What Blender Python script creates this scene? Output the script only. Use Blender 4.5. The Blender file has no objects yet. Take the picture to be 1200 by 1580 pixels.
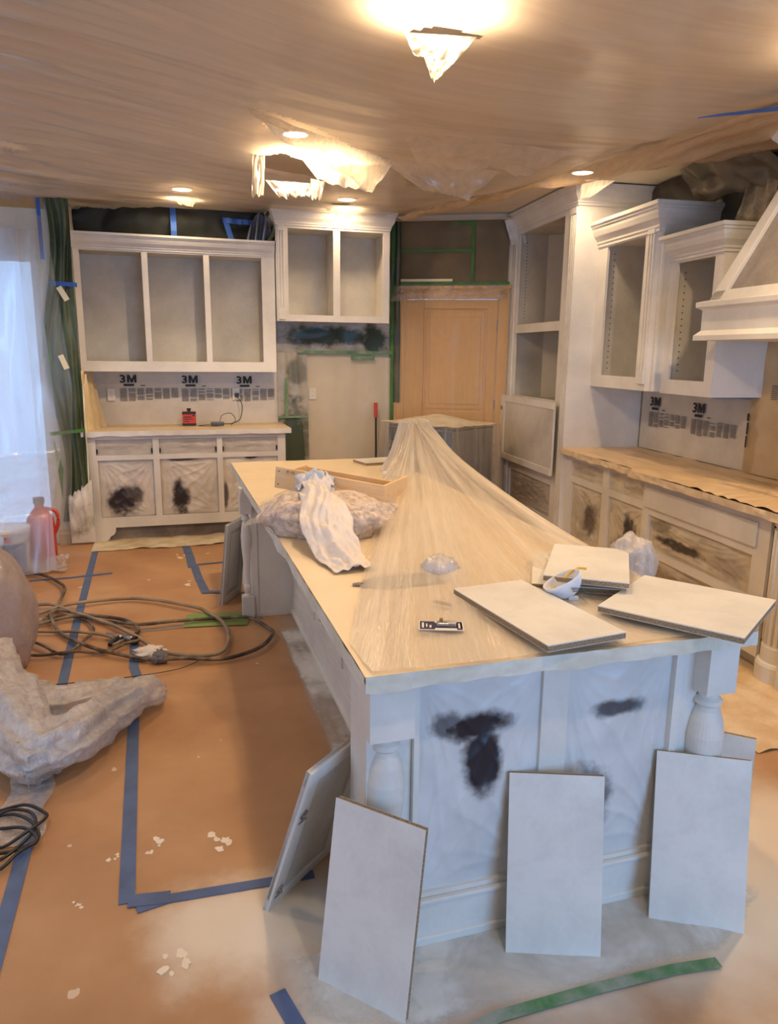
import bpy, math, random
from math import sin, cos, pi, radians as R, sqrt, hypot
from mathutils import Vector as V, Matrix, noise
random.seed(7)
SC = bpy.context.scene
COL = SC.collection

# ---------------------------------------------------------------- camera
cam_d = bpy.data.cameras.new('camera'); cam = bpy.data.objects.new('camera', cam_d); COL.objects.link(cam)
SC.camera = cam
cam_d.sensor_fit = 'VERTICAL'; cam_d.sensor_height = 36.0; cam_d.lens = 1141.0/1580.0*36.0
cam_d.clip_start = .05; cam_d.clip_end = 100
_p, _y, _r = R(12.1), R(16.9), R(0.65)
_fw = V((sin(_y)*cos(_p), cos(_y)*cos(_p), -sin(_p))); _rt = V((cos(_y), -sin(_y), 0)); _up = _rt.cross(_fw)
_r2 = _rt*cos(_r)+_up*sin(_r); _u2 = -_rt*sin(_r)+_up*cos(_r)
_m = Matrix((_r2, _u2, -_fw)).transposed().to_4x4(); _m.translation = V((0, 0, 1.70))
cam.matrix_world = _m

# ---------------------------------------------------------------- world, lights, exposure
w = bpy.data.worlds.new('world'); SC.world = w; w.use_nodes = True
w.node_tree.nodes['Background'].inputs[0].default_value = (.46, .65, 1.0, 1)
w.node_tree.nodes['Background'].inputs[1].default_value = 1.4
SC.view_settings.view_transform = 'Standard'; SC.view_settings.look = 'None'
SC.view_settings.gamma = 1; SC.view_settings.use_curve_mapping = False
SC.view_settings.exposure = 0.1
SC.cycles.max_bounces = 7; SC.cycles.transparent_max_bounces = 16
SC.cycles.sample_clamp_indirect = 4.0; SC.cycles.caustics_reflective = False; SC.cycles.caustics_refractive = False

def area(name, loc, tgt, sx, sy, power, col):
    l = bpy.data.lights.new(name, 'AREA'); l.shape = 'RECTANGLE'; l.size = sx; l.size_y = sy; l.energy = power; l.color = col
    o = bpy.data.objects.new(name, l); COL.objects.link(o); o.location = loc
    o.rotation_euler = (V(tgt)-V(loc)).to_track_quat('-Z', 'Y').to_euler(); return o
area('rear_window_daylight', (1.9, -2.85, 1.45), (0.9, 2.0, .6), 2.4, 2.0, 104, (.24, .53, 1.0))
area('left_window_daylight', (-2.9, .6, 1.45), (.6, 2.6, .5), 2.4, 1.8, 12, (.42, .66, 1.0))
LAMPS = [(1.0, 2.80, 36), (.88, 5.02, 30), (.24, 6.95, 12), (1.66, 6.88, 12), (3.10, 5.30, 5), (-1.1, 2.6, 16), (2.75, 2.6, 50), (.9, .7, 8), (-1.75, 4.7, 24)]

# ---------------------------------------------------------------- materials
def lin(c):
    c /= 255.0
    return c/12.92 if c <= .04045 else ((c+.055)/1.055)**2.4
def rgb(r, g, b): return (lin(r), lin(g), lin(b), 1)
class NT:
    def __init__(s, name):
        s.m = bpy.data.materials.new(name); s.m.use_nodes = True; s.t = s.m.node_tree; s.b = s.t.nodes['Principled BSDF']; s.out = s.t.nodes['Material Output']
    def n(s, typ, **kw):
        x = s.t.nodes.new(typ)
        for k, v in kw.items():
            if k.startswith('i_'):
                k = k[2:]; x.inputs[int(k) if k.isdigit() else k.replace('_', ' ')].default_value = v
            else: setattr(x, k, v)
        return x
    def l(s, a, b): s.t.links.new(a, b)
    def coord(s, scale=(1, 1, 1), rot=(0, 0, 0), kind='Object'):
        tc = s.n('ShaderNodeTexCoord'); mp = s.n('ShaderNodeMapping'); mp.inputs['Scale'].default_value = scale; mp.inputs['Rotation'].default_value = rot
        s.l(tc.outputs[kind], mp.inputs[0]); return mp.outputs[0]
    def noise(s, vec, scale, detail=3, rough=.55, dist=0):
        x = s.n('ShaderNodeTexNoise'); x.inputs['Scale'].default_value = scale; x.inputs['Detail'].default_value = detail
        x.inputs['Roughness'].default_value = rough; x.inputs['Distortion'].default_value = dist
        if vec is not None: s.l(vec, x.inputs['Vector'])
        return x.outputs['Fac']
    def ramp(s, fac, stops, interp='LINEAR'):
        x = s.n('ShaderNodeValToRGB'); x.color_ramp.interpolation = interp; e = x.color_ramp.elements
        while len(e) < len(stops): e.new(.5)
        for i, (p, c) in enumerate(stops):
            e[i].position = p; e[i].color = c if len(c) == 4 else (*c, 1)
        s.l(fac, x.inputs[0]); return x.outputs[0]
    def mix(s, fac, a, b, mode='MIX'):
        x = s.n('ShaderNodeMix', data_type='RGBA', blend_type=mode)
        for sock, v in ((0, fac), (6, a), (7, b)):
            if isinstance(v, (int, float)): x.inputs[sock].default_value = v
            elif isinstance(v, tuple): x.inputs[sock].default_value = v if len(v) == 4 else (*v, 1)
            else: s.l(v, x.inputs[sock])
        return x.outputs[2]
    def math(s, op, a, b=None):
        x = s.n('ShaderNodeMath', operation=op)
        for i, v in ((0, a), (1, b)):
            if v is None: continue
            if isinstance(v, (int, float)): x.inputs[i].default_value = v
            else: s.l(v, x.inputs[i])
        return x.outputs[0]
    def bump(s, h, strength=.3, dist=.01):
        x = s.n('ShaderNodeBump'); x.inputs['Strength'].default_value = strength; x.inputs['Distance'].default_value = dist
        s.l(h, x.inputs['Height']); s.l(x.outputs[0], s.b.inputs['Normal']); return x.outputs[0]
    def col(s, c):
        if isinstance(c, tuple): s.b.inputs['Base Color'].default_value = c if len(c) == 4 else (*c, 1)
        else: s.l(c, s.b.inputs['Base Color'])
    def rough(s, r): s.b.inputs['Roughness'].default_value = r
B0, W1 = (0, 0, 0, 1), (1, 1, 1, 1)

def m_plain(name, c, rough=.5, metal=0, spec=None, var=.12, scale=6, bump=0):
    k = NT(name); f = k.noise(k.coord(), scale, 4)
    d = tuple(x*(1-var) for x in c[:3])+(1,); u = tuple(min(1, x*(1+var)) for x in c[:3])+(1,)
    k.col(k.ramp(f, [(.3, d), (.7, u)])); k.rough(rough); k.b.inputs['Metallic'].default_value = metal
    if bump: k.bump(k.noise(k.coord(), scale*6, 3), bump, .003)
    return k.m
def m_spray(name, base, under, lo, hi, scale=1.6, rough=.55):
    """sprayed primer over another colour, uneven cover"""
    k = NT(name); v = k.coord(); f = k.noise(v, scale, 5, .6, .3); g = k.noise(v, 60, 2)
    f2 = k.math('ADD', f, k.math('MULTIPLY', k.math('SUBTRACT', g, .5), .12))
    k.col(k.ramp(f2, [(lo, under), (hi, base)])); k.rough(rough); k.bump(g, .08, .002); return k.m
def m_wood(name, a, b, rough=.5, sc=(1, 14, 14)):
    k = NT(name); v = k.coord(sc); f = k.noise(v, 3, 5, .6, .8); k.col(k.ramp(f, [(.3, a), (.7, b)])); k.rough(rough); return k.m
def m_film_painted(name, base, dark, blobs, axes='XZ', rough=.38, mott=.25):
    """plastic film sprayed with primer: bare, unsprayed patches stay dark"""
    k = NT(name); tc = k.n('ShaderNodeTexCoord'); sp = k.n('ShaderNodeSeparateXYZ'); k.l(tc.outputs['Object'], sp.inputs[0])
    X = sp.outputs[axes[0]]; Z = sp.outputs[axes[1]]
    nz = k.noise(tc.outputs['Object'], 9, 4, .6); tot = None
    for (cx, cz, rx, rz, st) in blobs:
        dx = k.math('DIVIDE', k.math('SUBTRACT', X, cx), rx); dz = k.math('DIVIDE', k.math('SUBTRACT', Z, cz), rz)
        d = k.math('SQRT', k.math('ADD', k.math('MULTIPLY', dx, dx), k.math('MULTIPLY', dz, dz)))
        d = k.math('ADD', d, k.math('MULTIPLY', k.math('SUBTRACT', nz, .5), 1.5))
        mr = k.n('ShaderNodeMapRange', interpolation_type='SMOOTHSTEP'); mr.inputs['From Min'].default_value = 1.15; mr.inputs['From Max'].default_value = .55
        mr.inputs['To Min'].default_value = 0; mr.inputs['To Max'].default_value = st; k.l(d, mr.inputs['Value'])
        tot = mr.outputs[0] if tot is None else k.math('MAXIMUM', tot, mr.outputs[0])
    n2 = k.noise(tc.outputs['Object'], 4, 4, .6)
    lo = tuple(x*(1-mott) for x in base[:3])+(1,)
    c = k.ramp(n2, [(.32, lo), (.6, base)])
    if tot is not None: c = k.mix(tot, c, dark)
    k.col(c); k.rough(rough); k.bump(k.noise(tc.outputs['Object'], 30, 3), .12, .004); return k.m
def m_sheet(name, c, opac=.55, gloss=.18, streak=(2, 30, 2), rot=(0, 0, 0), rough=.22, trans=.6, bs=.5, lohi=(-.12, .25), kind='Object'):
    """thin translucent masking film"""
    k = NT(name); k.t.nodes.remove(k.b)
    v = k.coord(streak, rot, kind); f = k.noise(v, 2.2, 6, .65, .4)
    bp = k.n('ShaderNodeBump'); bp.inputs['Strength'].default_value = bs; bp.inputs['Distance'].default_value = .02; k.l(f, bp.inputs['Height'])
    df = k.n('ShaderNodeBsdfDiffuse'); df.inputs[0].default_value = c; tl = k.n('ShaderNodeBsdfTranslucent'); tl.inputs[0].default_value = c
    gl = k.n('ShaderNodeBsdfGlossy'); gl.inputs['Roughness'].default_value = rough; gl.inputs[0].default_value = (.9, .9, .9, 1)
    tr = k.n('ShaderNodeBsdfTransparent')
    for q in (df, tl, gl): k.l(bp.outputs[0], q.inputs['Normal'])
    a = k.n('ShaderNodeMixShader'); a.inputs[0].default_value = trans; k.l(df.outputs[0], a.inputs[1]); k.l(tl.outputs[0], a.inputs[2])
    b = k.n('ShaderNodeMixShader'); b.inputs[0].default_value = gloss; k.l(a.outputs[0], b.inputs[1]); k.l(gl.outputs[0], b.inputs[2])
    mr = k.n('ShaderNodeMapRange'); mr.inputs['From Min'].default_value = .3; mr.inputs['From Max'].default_value = .7
    mr.inputs['To Min'].default_value = max(0, opac+lohi[0]); mr.inputs['To Max'].default_value = min(1, opac+lohi[1]); k.l(f, mr.inputs['Value'])
    e = k.n('ShaderNodeMixShader'); k.l(mr.outputs[0], e.inputs[0]); k.l(tr.outputs[0], e.inputs[1]); k.l(b.outputs[0], e.inputs[2])
    k.l(e.outputs[0], k.out.inputs[0]); return k.m
def m_emit(name, c, s):
    k = NT(name); k.col(c); k.b.inputs['Emission Color'].default_value = c; k.b.inputs['Emission Strength'].default_value = s; return k.m

PAINT = m_spray('white_primer', rgb(232, 228, 220), rgb(205, 200, 192), .25, .6)
PAINT_G = m_spray('white_primer_thin', rgb(226, 221, 212), rgb(176, 170, 160), .3, .62, 1.1)
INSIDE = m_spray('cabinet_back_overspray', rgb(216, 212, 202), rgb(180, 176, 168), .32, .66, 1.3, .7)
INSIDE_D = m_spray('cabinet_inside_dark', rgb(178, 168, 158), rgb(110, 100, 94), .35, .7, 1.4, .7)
WALLP = m_plain('wall_paint', rgb(216, 206, 186), .7, var=.04)
CEILP = m_plain('ceiling_paint', rgb(222, 210, 192), .8, var=.04)
DOORP = m_wood('tan_door_paint', rgb(204, 160, 104), rgb(211, 168, 112), .5, (14, 14, 1))
GREENF = m_plain('dark_green_masking_film', rgb(74, 82, 58), .35, var=.35, scale=4)
BLACKF = m_plain('black_green_masking_film', rgb(24, 30, 26), .6, var=.5, scale=3)
BROWNF = m_plain('brown_masking_paper', rgb(112, 96, 68), .6, var=.2, scale=3)
BLUET = m_plain('blue_painters_tape', rgb(44, 92, 178), .55, var=.12, scale=12)
BLUED = m_plain('blue_painters_tape_dusty', rgb(78, 98, 136), .6, var=.2, scale=9)
GREENT = m_spray('green_tape', rgb(72, 128, 46), rgb(60, 96, 50), .35, .6, 7)
GREENP = m_spray('green_tape_dusted', rgb(150, 170, 140), rgb(70, 120, 75), .35, .7, 5)
CREAMT = m_plain('cream_masking_tape', rgb(232, 222, 190), .6, var=.06)
LAMI = m_spray('white_melamine', rgb(232, 228, 220), rgb(206, 203, 196), .2, .55, 4, .4)
def _pb():
    k = NT('particleboard'); v = k.coord(); k.col(k.ramp(k.noise(v, 260, 3, .7), [(.35, rgb(96, 78, 60)), (.6, rgb(176, 152, 120))])); k.rough(.9); return k.m
PBOARD = _pb()
PLY = m_wood('pale_plywood', rgb(222, 186, 138), rgb(238, 206, 160), .5, (2, 20, 20))
PLYD = m_wood('dark_plywood', rgb(110, 72, 44), rgb(140, 96, 60), .6, (2, 20, 20))
HOSE = m_spray('hose_rubber_dusty', rgb(150, 132, 108), rgb(62, 46, 34), .42, .7, 7, .5)
CABLE = m_plain('black_cable', rgb(24, 26, 30), .4, var=.3)
STEEL = m_plain('brushed_steel', rgb(150, 148, 145), .3, 1, var=.1)
BLACKG = m_plain('black_glass', rgb(26, 26, 28), .12, var=.1)
CHROME = m_plain('chrome', rgb(190, 190, 195), .2, 1, var=.05)
PLWHITE = m_plain('white_plastic', rgb(232, 228, 218), .4, var=.03)
RED = m_plain('red_plastic', rgb(196, 62, 38), .4, var=.15)
BLACKP = m_plain('black_plastic', rgb(28, 28, 32), .4, var=.1)
NAVY = m_plain('navy_card', rgb(38, 40, 78), .4, var=.1)
CLOTH = m_plain('white_rag', rgb(226, 216, 208), .9, var=.08, scale=12, bump=.3)
CLOTHB = m_plain('bluish_rag', rgb(190, 198, 214), .9, var=.12, scale=12, bump=.3)
COUNTER = m_wood('cream_counter_film', rgb(226, 196, 152), rgb(236, 210, 170), .42, (3, 3, 3))
YELLOW = m_plain('yellow_elastic', rgb(226, 178, 50), .6, var=.1)
SH_CEIL = m_sheet('ceiling_film', rgb(244, 232, 216), .62, .28, (.25, 5, 1), (0, 0, 0), .22, .42, .12, (-.05, .06), 'UV')
SH_FLAP = m_sheet('torn_film', rgb(246, 236, 216), .75, .12, (20, 20, 4), (0, 0, 0), .3, .55, .5)
SH_LAYER = m_sheet('lower_layer_film', rgb(236, 222, 202), .5, .15, (4, 4, 4), (0, 0, 0), .3, .5, .3, (-.06, .1))
SH_CLEAR = m_sheet('clear_film', rgb(235, 235, 235), .22, .3, (6, 6, 1.2), (0, 0, 0), .15, .5, .6)
SH_CURT = m_sheet('door_curtain_film', rgb(236, 241, 255), .52, .15, (3, 3, .5), (0, R(28), 0), .25, .75, .2, (-.08, .12))
SH_TENT = m_sheet('tent_film', rgb(252, 242, 226), .56, .26, (46, .55, 1), (0, 0, 0), .22, .25, .8, (-.34, .34), 'UV')
SH_MILK = m_sheet('milky_film', rgb(250, 244, 240), .62, .42, (11, 11, 4), (0, 0, R(30)), .14, .45, 1.0, (-.14, .25))
SH_WRAP = m_sheet('appliance_wrap', rgb(236, 226, 208), .30, .3, (7, 7, .6), (0, 0, 0), .2, .45, .6)
FILM_W = m_film_painted('opening_film', rgb(214, 208, 198), rgb(52, 44, 46), [], mott=.3)

def m_floor():
    k = NT('kraft_floor_paper'); tc = k.n('ShaderNodeTexCoord'); P = tc.outputs['Object']
    f = k.noise(P, 1.3, 5, .6); c = k.ramp(f, [(.3, rgb(168, 124, 84)), (.55, rgb(190, 146, 104)), (.75, rgb(202, 162, 122))])
    f2 = k.noise(P, .7, 3, .5, 1.0); c = k.mix(k.ramp(f2, [(.45, B0), (.7, (.55, .55, .55, 1))]), c, rgb(156, 112, 74))
    # paint spots, small
    vo = k.n('ShaderNodeTexVoronoi', feature='F1'); vo.inputs['Scale'].default_value = 5.0; k.l(P, vo.inputs[0])
    sz = k.noise(P, 2.2, 2); thr = k.math('ADD', vo.outputs['Distance'], k.math('MULTIPLY', k.math('SUBTRACT', k.noise(P, 26, 2), .5), .22))
    sp = k.math('LESS_THAN', thr, k.math('MULTIPLY', k.math('SUBTRACT', sz, .47), .55)); c = k.mix(k.math('MULTIPLY', sp, .6), c, rgb(232, 214, 190))
    # overspray settled round the island foot (box distance to the island base)
    s = k.n('ShaderNodeSeparateXYZ'); k.l(P, s.inputs[0])
    def bd(ax, c0, h): return k.math('MAXIMUM', k.math('SUBTRACT', k.math('ABSOLUTE', k.math('SUBTRACT', s.outputs[ax], c0)), h), 0)
    def dist(cx, hx, cy, hy, r0, r1, nz, ns):
        dx = bd('X', cx, hx); dy = bd('Y', cy, hy); d = k.math('SQRT', k.math('ADD', k.math('MULTIPLY', dx, dx), k.math('MULTIPLY', dy, dy)))
        d = k.math('ADD', d, k.math('MULTIPLY', k.math('SUBTRACT', k.noise(P, ns, 5, .6), .5), nz))
        mr = k.n('ShaderNodeMapRange', interpolation_type='SMOOTHSTEP'); mr.inputs['From Min'].default_value = r1; mr.inputs['From Max'].default_value = r0
        mr.inputs['To Min'].default_value = 0; mr.inputs['To Max'].default_value = 1; k.l(d, mr.inputs['Value']); return mr.outputs[0]
    c = k.mix(k.math('MULTIPLY', dist(1.1, .65, 1.80, .12, .02, .40, .55, 2.4), .9), c, rgb(224, 218, 206))
    c = k.mix(k.math('MULTIPLY', dist(1.85, .3, 1.75, .2, .05, .45, .5, 3), .75), c, rgb(232, 218, 196))
    c = k.mix(k.math('MULTIPLY', dist(.12, .10, 1.98, .06, .0, .22, .22, 5), .8), c, rgb(236, 222, 200))
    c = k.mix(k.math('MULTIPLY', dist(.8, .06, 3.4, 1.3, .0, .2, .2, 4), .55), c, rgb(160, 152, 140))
    c = k.mix(k.math('MULTIPLY', dist(3.1, .25, 3.4, 2.4, .1, .42, .3, 3), .9), c, rgb(222, 200, 168))
    k.col(c); k.rough(.55); k.bump(k.noise(P, 3, 5), .25, .02); return k.m
FLOORM = m_floor()

# ---------------------------------------------------------------- mesh helpers
class MB:
    def __init__(s): s.v = []; s.f = []; s.mi = []; s.cur = 0; s.uv = {}
    def add(s, vs, fs):
        o = len(s.v); s.v += [tuple(p) for p in vs]; s.f += [tuple(i+o for i in f) for f in fs]; s.mi += [s.cur]*len(fs); return s
    def box(s, x0, x1, y0, y1, z0, z1, M=None):
        vs = [V((x, y, z)) for z in (z0, z1) for y in (y0, y1) for x in (x0, x1)]
        if M: vs = [M @ p for p in vs]
        return s.add(vs, [(0, 2, 3, 1), (4, 5, 7, 6), (0, 1, 5, 4), (2, 6, 7, 3), (0, 4, 6, 2), (1, 3, 7, 5)])
    def prism(s, pts, a, b, axis='y'):
        """extrude 2D outline (u,w) along an axis"""
        def P(u, w_, t): return {'y': (u, t, w_), 'x': (t, u, w_), 'z': (u, w_, t)}[axis]
        n = len(pts); vs = [P(u, q, a) for u, q in pts]+[P(u, q, b) for u, q in pts]
        fs = [tuple(range(n))[::-1], tuple(range(n, 2*n))]+[(i, (i+1) % n, n+(i+1) % n, n+i) for i in range(n)]
        return s.add(vs, fs)
    def lathe(s, prof, c=(0, 0, 0), n=28, a0=0, a1=2*pi, M=None):
        full = abs(a1-a0-2*pi) < 1e-6; m = n if full else n+1; vs = []
        for r, z in prof:
            for i in range(m):
                a = a0+(a1-a0)*i/n; p = V((c[0]+r*cos(a), c[1]+r*sin(a), c[2]+z)); vs.append(M @ p if M else p)
        fs = []
        for j in range(len(prof)-1):
            for i in range(n):
                k = (i+1) % m; fs.append((j*m+i, j*m+k, (j+1)*m+k, (j+1)*m+i))
        fs.append(tuple(range(m))[::-1]); fs.append(tuple((len(prof)-1)*m+i for i in range(m)))
        return s.add(vs, fs)
    def tube(s, pts, r, n=8, cap=True):
        pts = [V(p) for p in pts]; rings = []; up = V((0, 0, 1)); L = len(pts)
        for i, p in enumerate(pts):
            t = (pts[min(i+1, L-1)]-pts[max(i-1, 0)])
            t = t.normalized() if t.length > 1e-9 else V((1, 0, 0))
            a = t.cross(up); a = a.normalized() if a.length > 1e-3 else V((1, 0, 0)); b = a.cross(t)
            rr = r(i/(L-1)) if callable(r) else r
            rings += [p+(a*cos(2*pi*k/n)+b*sin(2*pi*k/n))*rr for k in range(n)]
        fs = [(j*n+i, j*n+(i+1) % n, (j+1)*n+(i+1) % n, (j+1)*n+i) for j in range(L-1) for i in range(n)]
        if cap: fs += [tuple(range(n))[::-1], tuple((L-1)*n+i for i in range(n))]
        return s.add(rings, fs)
    def grid(s, fn, nu, nv, keep=None):
        vs = [V(fn(i/nu, j/nv)) for j in range(nv+1) for i in range(nu+1)]; fs = []; o_ = len(s.v); s.uv.update({o_+j*(nu+1)+i: (i/nu, j/nv) for j in range(nv+1) for i in range(nu+1)})
        for j in range(nv):
            for i in range(nu):
                if keep and not keep((i+.5)/nu, (j+.5)/nv): continue
                fs.append((j*(nu+1)+i, j*(nu+1)+i+1, (j+1)*(nu+1)+i+1, (j+1)*(nu+1)+i))
        return s.add(vs, fs)
    def build(s, name, mat, parent=None, smooth=False, bevel=0, thick=0, loc=None, rotz=0):
        me = bpy.data.meshes.new(name); me.from_pydata(s.v, [], s.f)
        for m in (mat if isinstance(mat, (list, tuple)) else [mat]): me.materials.append(m)
        if isinstance(mat, (list, tuple)): me.polygons.foreach_set('material_index', s.mi)
        if smooth: me.polygons.foreach_set('use_smooth', [True]*len(me.polygons))
        if s.uv:
            ul = me.uv_layers.new(name='uv'); vi = [0]*len(me.loops); me.loops.foreach_get('vertex_index', vi); fl = []
            for q in vi: fl += s.uv.get(q, (0, 0))
            ul.data.foreach_set('uv', fl)
        me.update(); me.validate()
        o = bpy.data.objects.new(name, me); COL.objects.link(o)
        if parent: o.parent = parent
        if loc: o.location = loc; o.rotation_euler.z = rotz
        if bevel:
            b = o.modifiers.new('bevel', 'BEVEL'); b.width = bevel; b.segments = 2; b.limit_method = 'ANGLE'; b.angle_limit = R(40)
        if thick:
            b = o.modifiers.new('thickness', 'SOLIDIFY'); b.thickness = thick; b.offset = 0
        return o
def tag(o, label=None, cat=None, group=None, kind=None):
    if label: o['label'] = label
    if cat: o['category'] = cat
    if group: o['group'] = group
    if kind: o['kind'] = kind
    return o
def thing(name, label, cat, loc=(0, 0, 0), rotz=0, group=None):
    o = bpy.data.objects.new(name, None); COL.objects.link(o); o.location = loc; o.rotation_euler.z = rotz; o.empty_display_size = .1
    return tag(o, label, cat, group)
def struct(name, mb, mat, parent=None, **k): return tag(mb.build(name, mat, parent, **k), kind='structure')
def part(name, mat, parent, *boxes, **k):
    m = MB()
    for b in boxes: m.box(*b)
    return m.build(name, mat, parent, **k)
def fn(x, y, z=0): return noise.noise(V((x, y, z)))
def spline(pts, n=10, closed=False):
    P = [V(p) for p in pts]; out = []; L = len(P)
    for i in range(L-1):
        a, b, c, d = P[max(i-1, 0)], P[i], P[i+1], P[min(i+2, L-1)]
        for k in range(n):
            t = k/n; out.append(.5*((2*b)+(-a+c)*t+(2*a-5*b+4*c-d)*t*t+(-a+3*b-3*c+d)*t**3))
    out.append(P[-1]); return out
def text(name, s, size, mat, parent, M, bold=0.0, sx=1.0, align='LEFT'):
    cu = bpy.data.curves.new(name, 'FONT'); cu.body = s; cu.size = size; cu.offset = bold; cu.extrude = .0004; cu.align_x = align; cu.resolution_u = 2
    t = bpy.data.objects.new(name+'_tmp', cu); COL.objects.link(t)
    dg = bpy.context.evaluated_depsgraph_get(); dg.update(); me = bpy.data.meshes.new_from_object(t.evaluated_get(dg)); bpy.data.objects.remove(t)
    me.name = name; me.transform(Matrix.Diagonal((sx, 1, 1, 1))); me.transform(M); me.materials.clear(); me.materials.append(mat)
    o = bpy.data.objects.new(name, me); COL.objects.link(o); o.parent = parent; return o
STAND = Matrix.Rotation(R(90), 4, 'X')        # text in the XZ plane, facing -Y
def folds(u, v, seed, k=5):
    """tension folds of a film pinned at its corners, u,v in 0..1"""
    h = 0
    for q, (cx, cy, fr) in enumerate([(0, 1, 13), (1, 1, 11), (0, 0, 9), (1, 0, 12)]):
        dx, dy = u-cx, v-cy; r = hypot(dx, dy)+1e-4; a = math.atan2(dy, dx)
        s_ = sin(a*fr+seed*1.7+q*2+2.2*fn(r*2, q, seed)); h += (1-abs(s_))**2*max(0, 1-r*.9)*min(1, r*3)
    h += 1.1*fn(u*2.5+seed, v*3.5, seed)+.45*fn(u*9, v*7+seed, seed)
    return h*min(1, 12*u, 12*(1-u), 12*v, 12*(1-v))
def film_rect(name, x0, x1, z0, z1, y, mat, parent, seed=1, amp=.012, nu=44, nv=54, sag=0):
    """wrinkled film in the local XZ plane, bulging toward -Y by amp"""
    m = MB(); m.grid(lambda u, v: (x0+(x1-x0)*u, y-amp*(folds(u, v, seed)), z0+(z1-z0)*v - (sag*4*u*(1-u) if v > .99 else 0)), nu, nv)
    return m.build(name, mat, parent, smooth=True)
def patch(name, p00, p10, p11, p01, mat, parent=None, nu=24, nv=24, amp=.02, fu=7, seed=0, edge=.0, thick=0, sag=0):
    a, b, c, d = map(V, (p00, p10, p11, p01)); nrm = (b-a).cross(d-a)
    if nrm.length < 1e-6: nrm = V((0, -1, 0))
    nrm.normalize()
    def f(u, v):
        p = a*(1-u)*(1-v)+b*u*(1-v)+c*u*v+d*(1-u)*v
        h = amp*1.0*(sin(u*fu*6.28+2.5*fn(u*3, v*2, seed))*.5+fn(u*6+seed, v*3, seed)*1.2)*(.35+.65*v)
        e = edge*(.8*fn(u*4, seed, 3)+.35*fn(u*15, seed, 5))*v*v
        return p+nrm*h+(d-a)*e+V((0, 0, -sag*sin(pi*u)*v))
    m = MB(); m.grid(f, nu, nv); return m.build(name, mat, parent, smooth=True, thick=thick)

# ================================================================ SETTING
CZ = 3.05
m = MB(); m.box(-3, 5.2, -3.2, 8.0, -.1, 0); struct('floor', m, FLOORM)
m = MB(); m.box(-3, 5.2, -3.2, 8.0, CZ, CZ+.1); struct('ceiling', m, CEILP)
m = MB(); m.box(-3.1, -3, -3.2, -.7, 0, CZ); m.box(-3.1, -3, 1.9, 2.9, 0, CZ); m.box(-3.1, -3, 6.2, 8, 0, CZ); m.box(-3.1, -3, 2.9, 6.2, 0, .4); m.box(-3.1, -3, 2.9, 6.2, 2.5, CZ); m.box(-3.1, -3, -.7, 1.9, 0, .5); m.box(-3.1, -3, -.7, 1.9, 2.4, CZ); struct('wall_left', m, WALLP)
m = MB(); m.box(-3.08, -3.02, -.7, -.62, .5, 2.4); m.box(-3.08, -3.02, 1.82, 1.9, .5, 2.4); m.box(-3.08, -3.02, .57, .63, .5, 2.4); m.box(-3.08, -3.02, -.7, 1.9, .5, .58); m.box(-3.08, -3.02, -.7, 1.9, 2.32, 2.4); struct('window_1', m, PLWHITE)
m = MB()
for b in ((2.9, 2.98), (6.12, 6.2), (3.98, 4.04), (5.04, 5.10)): m.box(-3.08, -3.02, b[0], b[1], .4, 2.5)
m.box(-3.08, -3.02, 2.9, 6.2, .4, .48); m.box(-3.08, -3.02, 2.9, 6.2, 2.42, 2.5); struct('window_3', m, PLWHITE)
m = MB(); m.box(-.69, 2.42, 7.55, 7.7, 0, CZ); struct('wall_back', m, WALLP)
# wall left of the hutch with the glazed door opening
m = MB(); m.box(-3, -2.9, 6.96, 7.12, 0, CZ); m.box(-.95, -.69, 6.96, 7.70, 0, CZ); m.box(-2.9, -.95, 6.96, 7.12, 2.46, CZ); struct('wall_back_left', m, WALLP)
# rear wall with a wide window
m = MB(); m.box(-3, .6, -3.1, -3.0, 0, CZ); m.box(3.2, 5.2, -3.1, -3.0, 0, CZ); m.box(.6, 3.2, -3.1, -3.0, 0, .4); m.box(.6, 3.2, -3.1, -3.0, 2.5, CZ); struct('wall_rear', m, WALLP)
m = MB()
for b in ((.6, .68, .4, 2.5), (3.12, 3.2, .4, 2.5), (1.87, 1.93, .4, 2.5)): m.box(b[0], b[1], -3.08, -3.02, b[2], b[3])
m.box(.6, 3.2, -3.08, -3.02, .4, .48); m.box(.6, 3.2, -3.08, -3.02, 2.42, 2.5); struct('window_2', m, PLWHITE)
# bank frame: origin at the tall cabinet's near front corner, local y runs into the room, local x to the wall
BO = (3.266, 5.61, 0); BR = R(-5)
m = MB(); m.box(.70, .85, -7.5, 2.6, 0, CZ); o = struct('wall_right', m, WALLP, loc=BO, rotz=BR)
m = MB(); m.box(-.72, .70, 1.45, 1.55, 0, CZ)
# diagonal pantry wall
DO = (2.30, 7.55, 0); DR = math.atan2(-.55, 1.10)
m = MB(); m.box(-.1, .15, .0, .12, 0, CZ); m.box(1.08, 1.75, 0, .12, 0, CZ); m.box(.15, 1.08, 0, .12, 2.25, CZ); struct('wall_diagonal', m, WALLP, loc=DO, rotz=DR)
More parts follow.
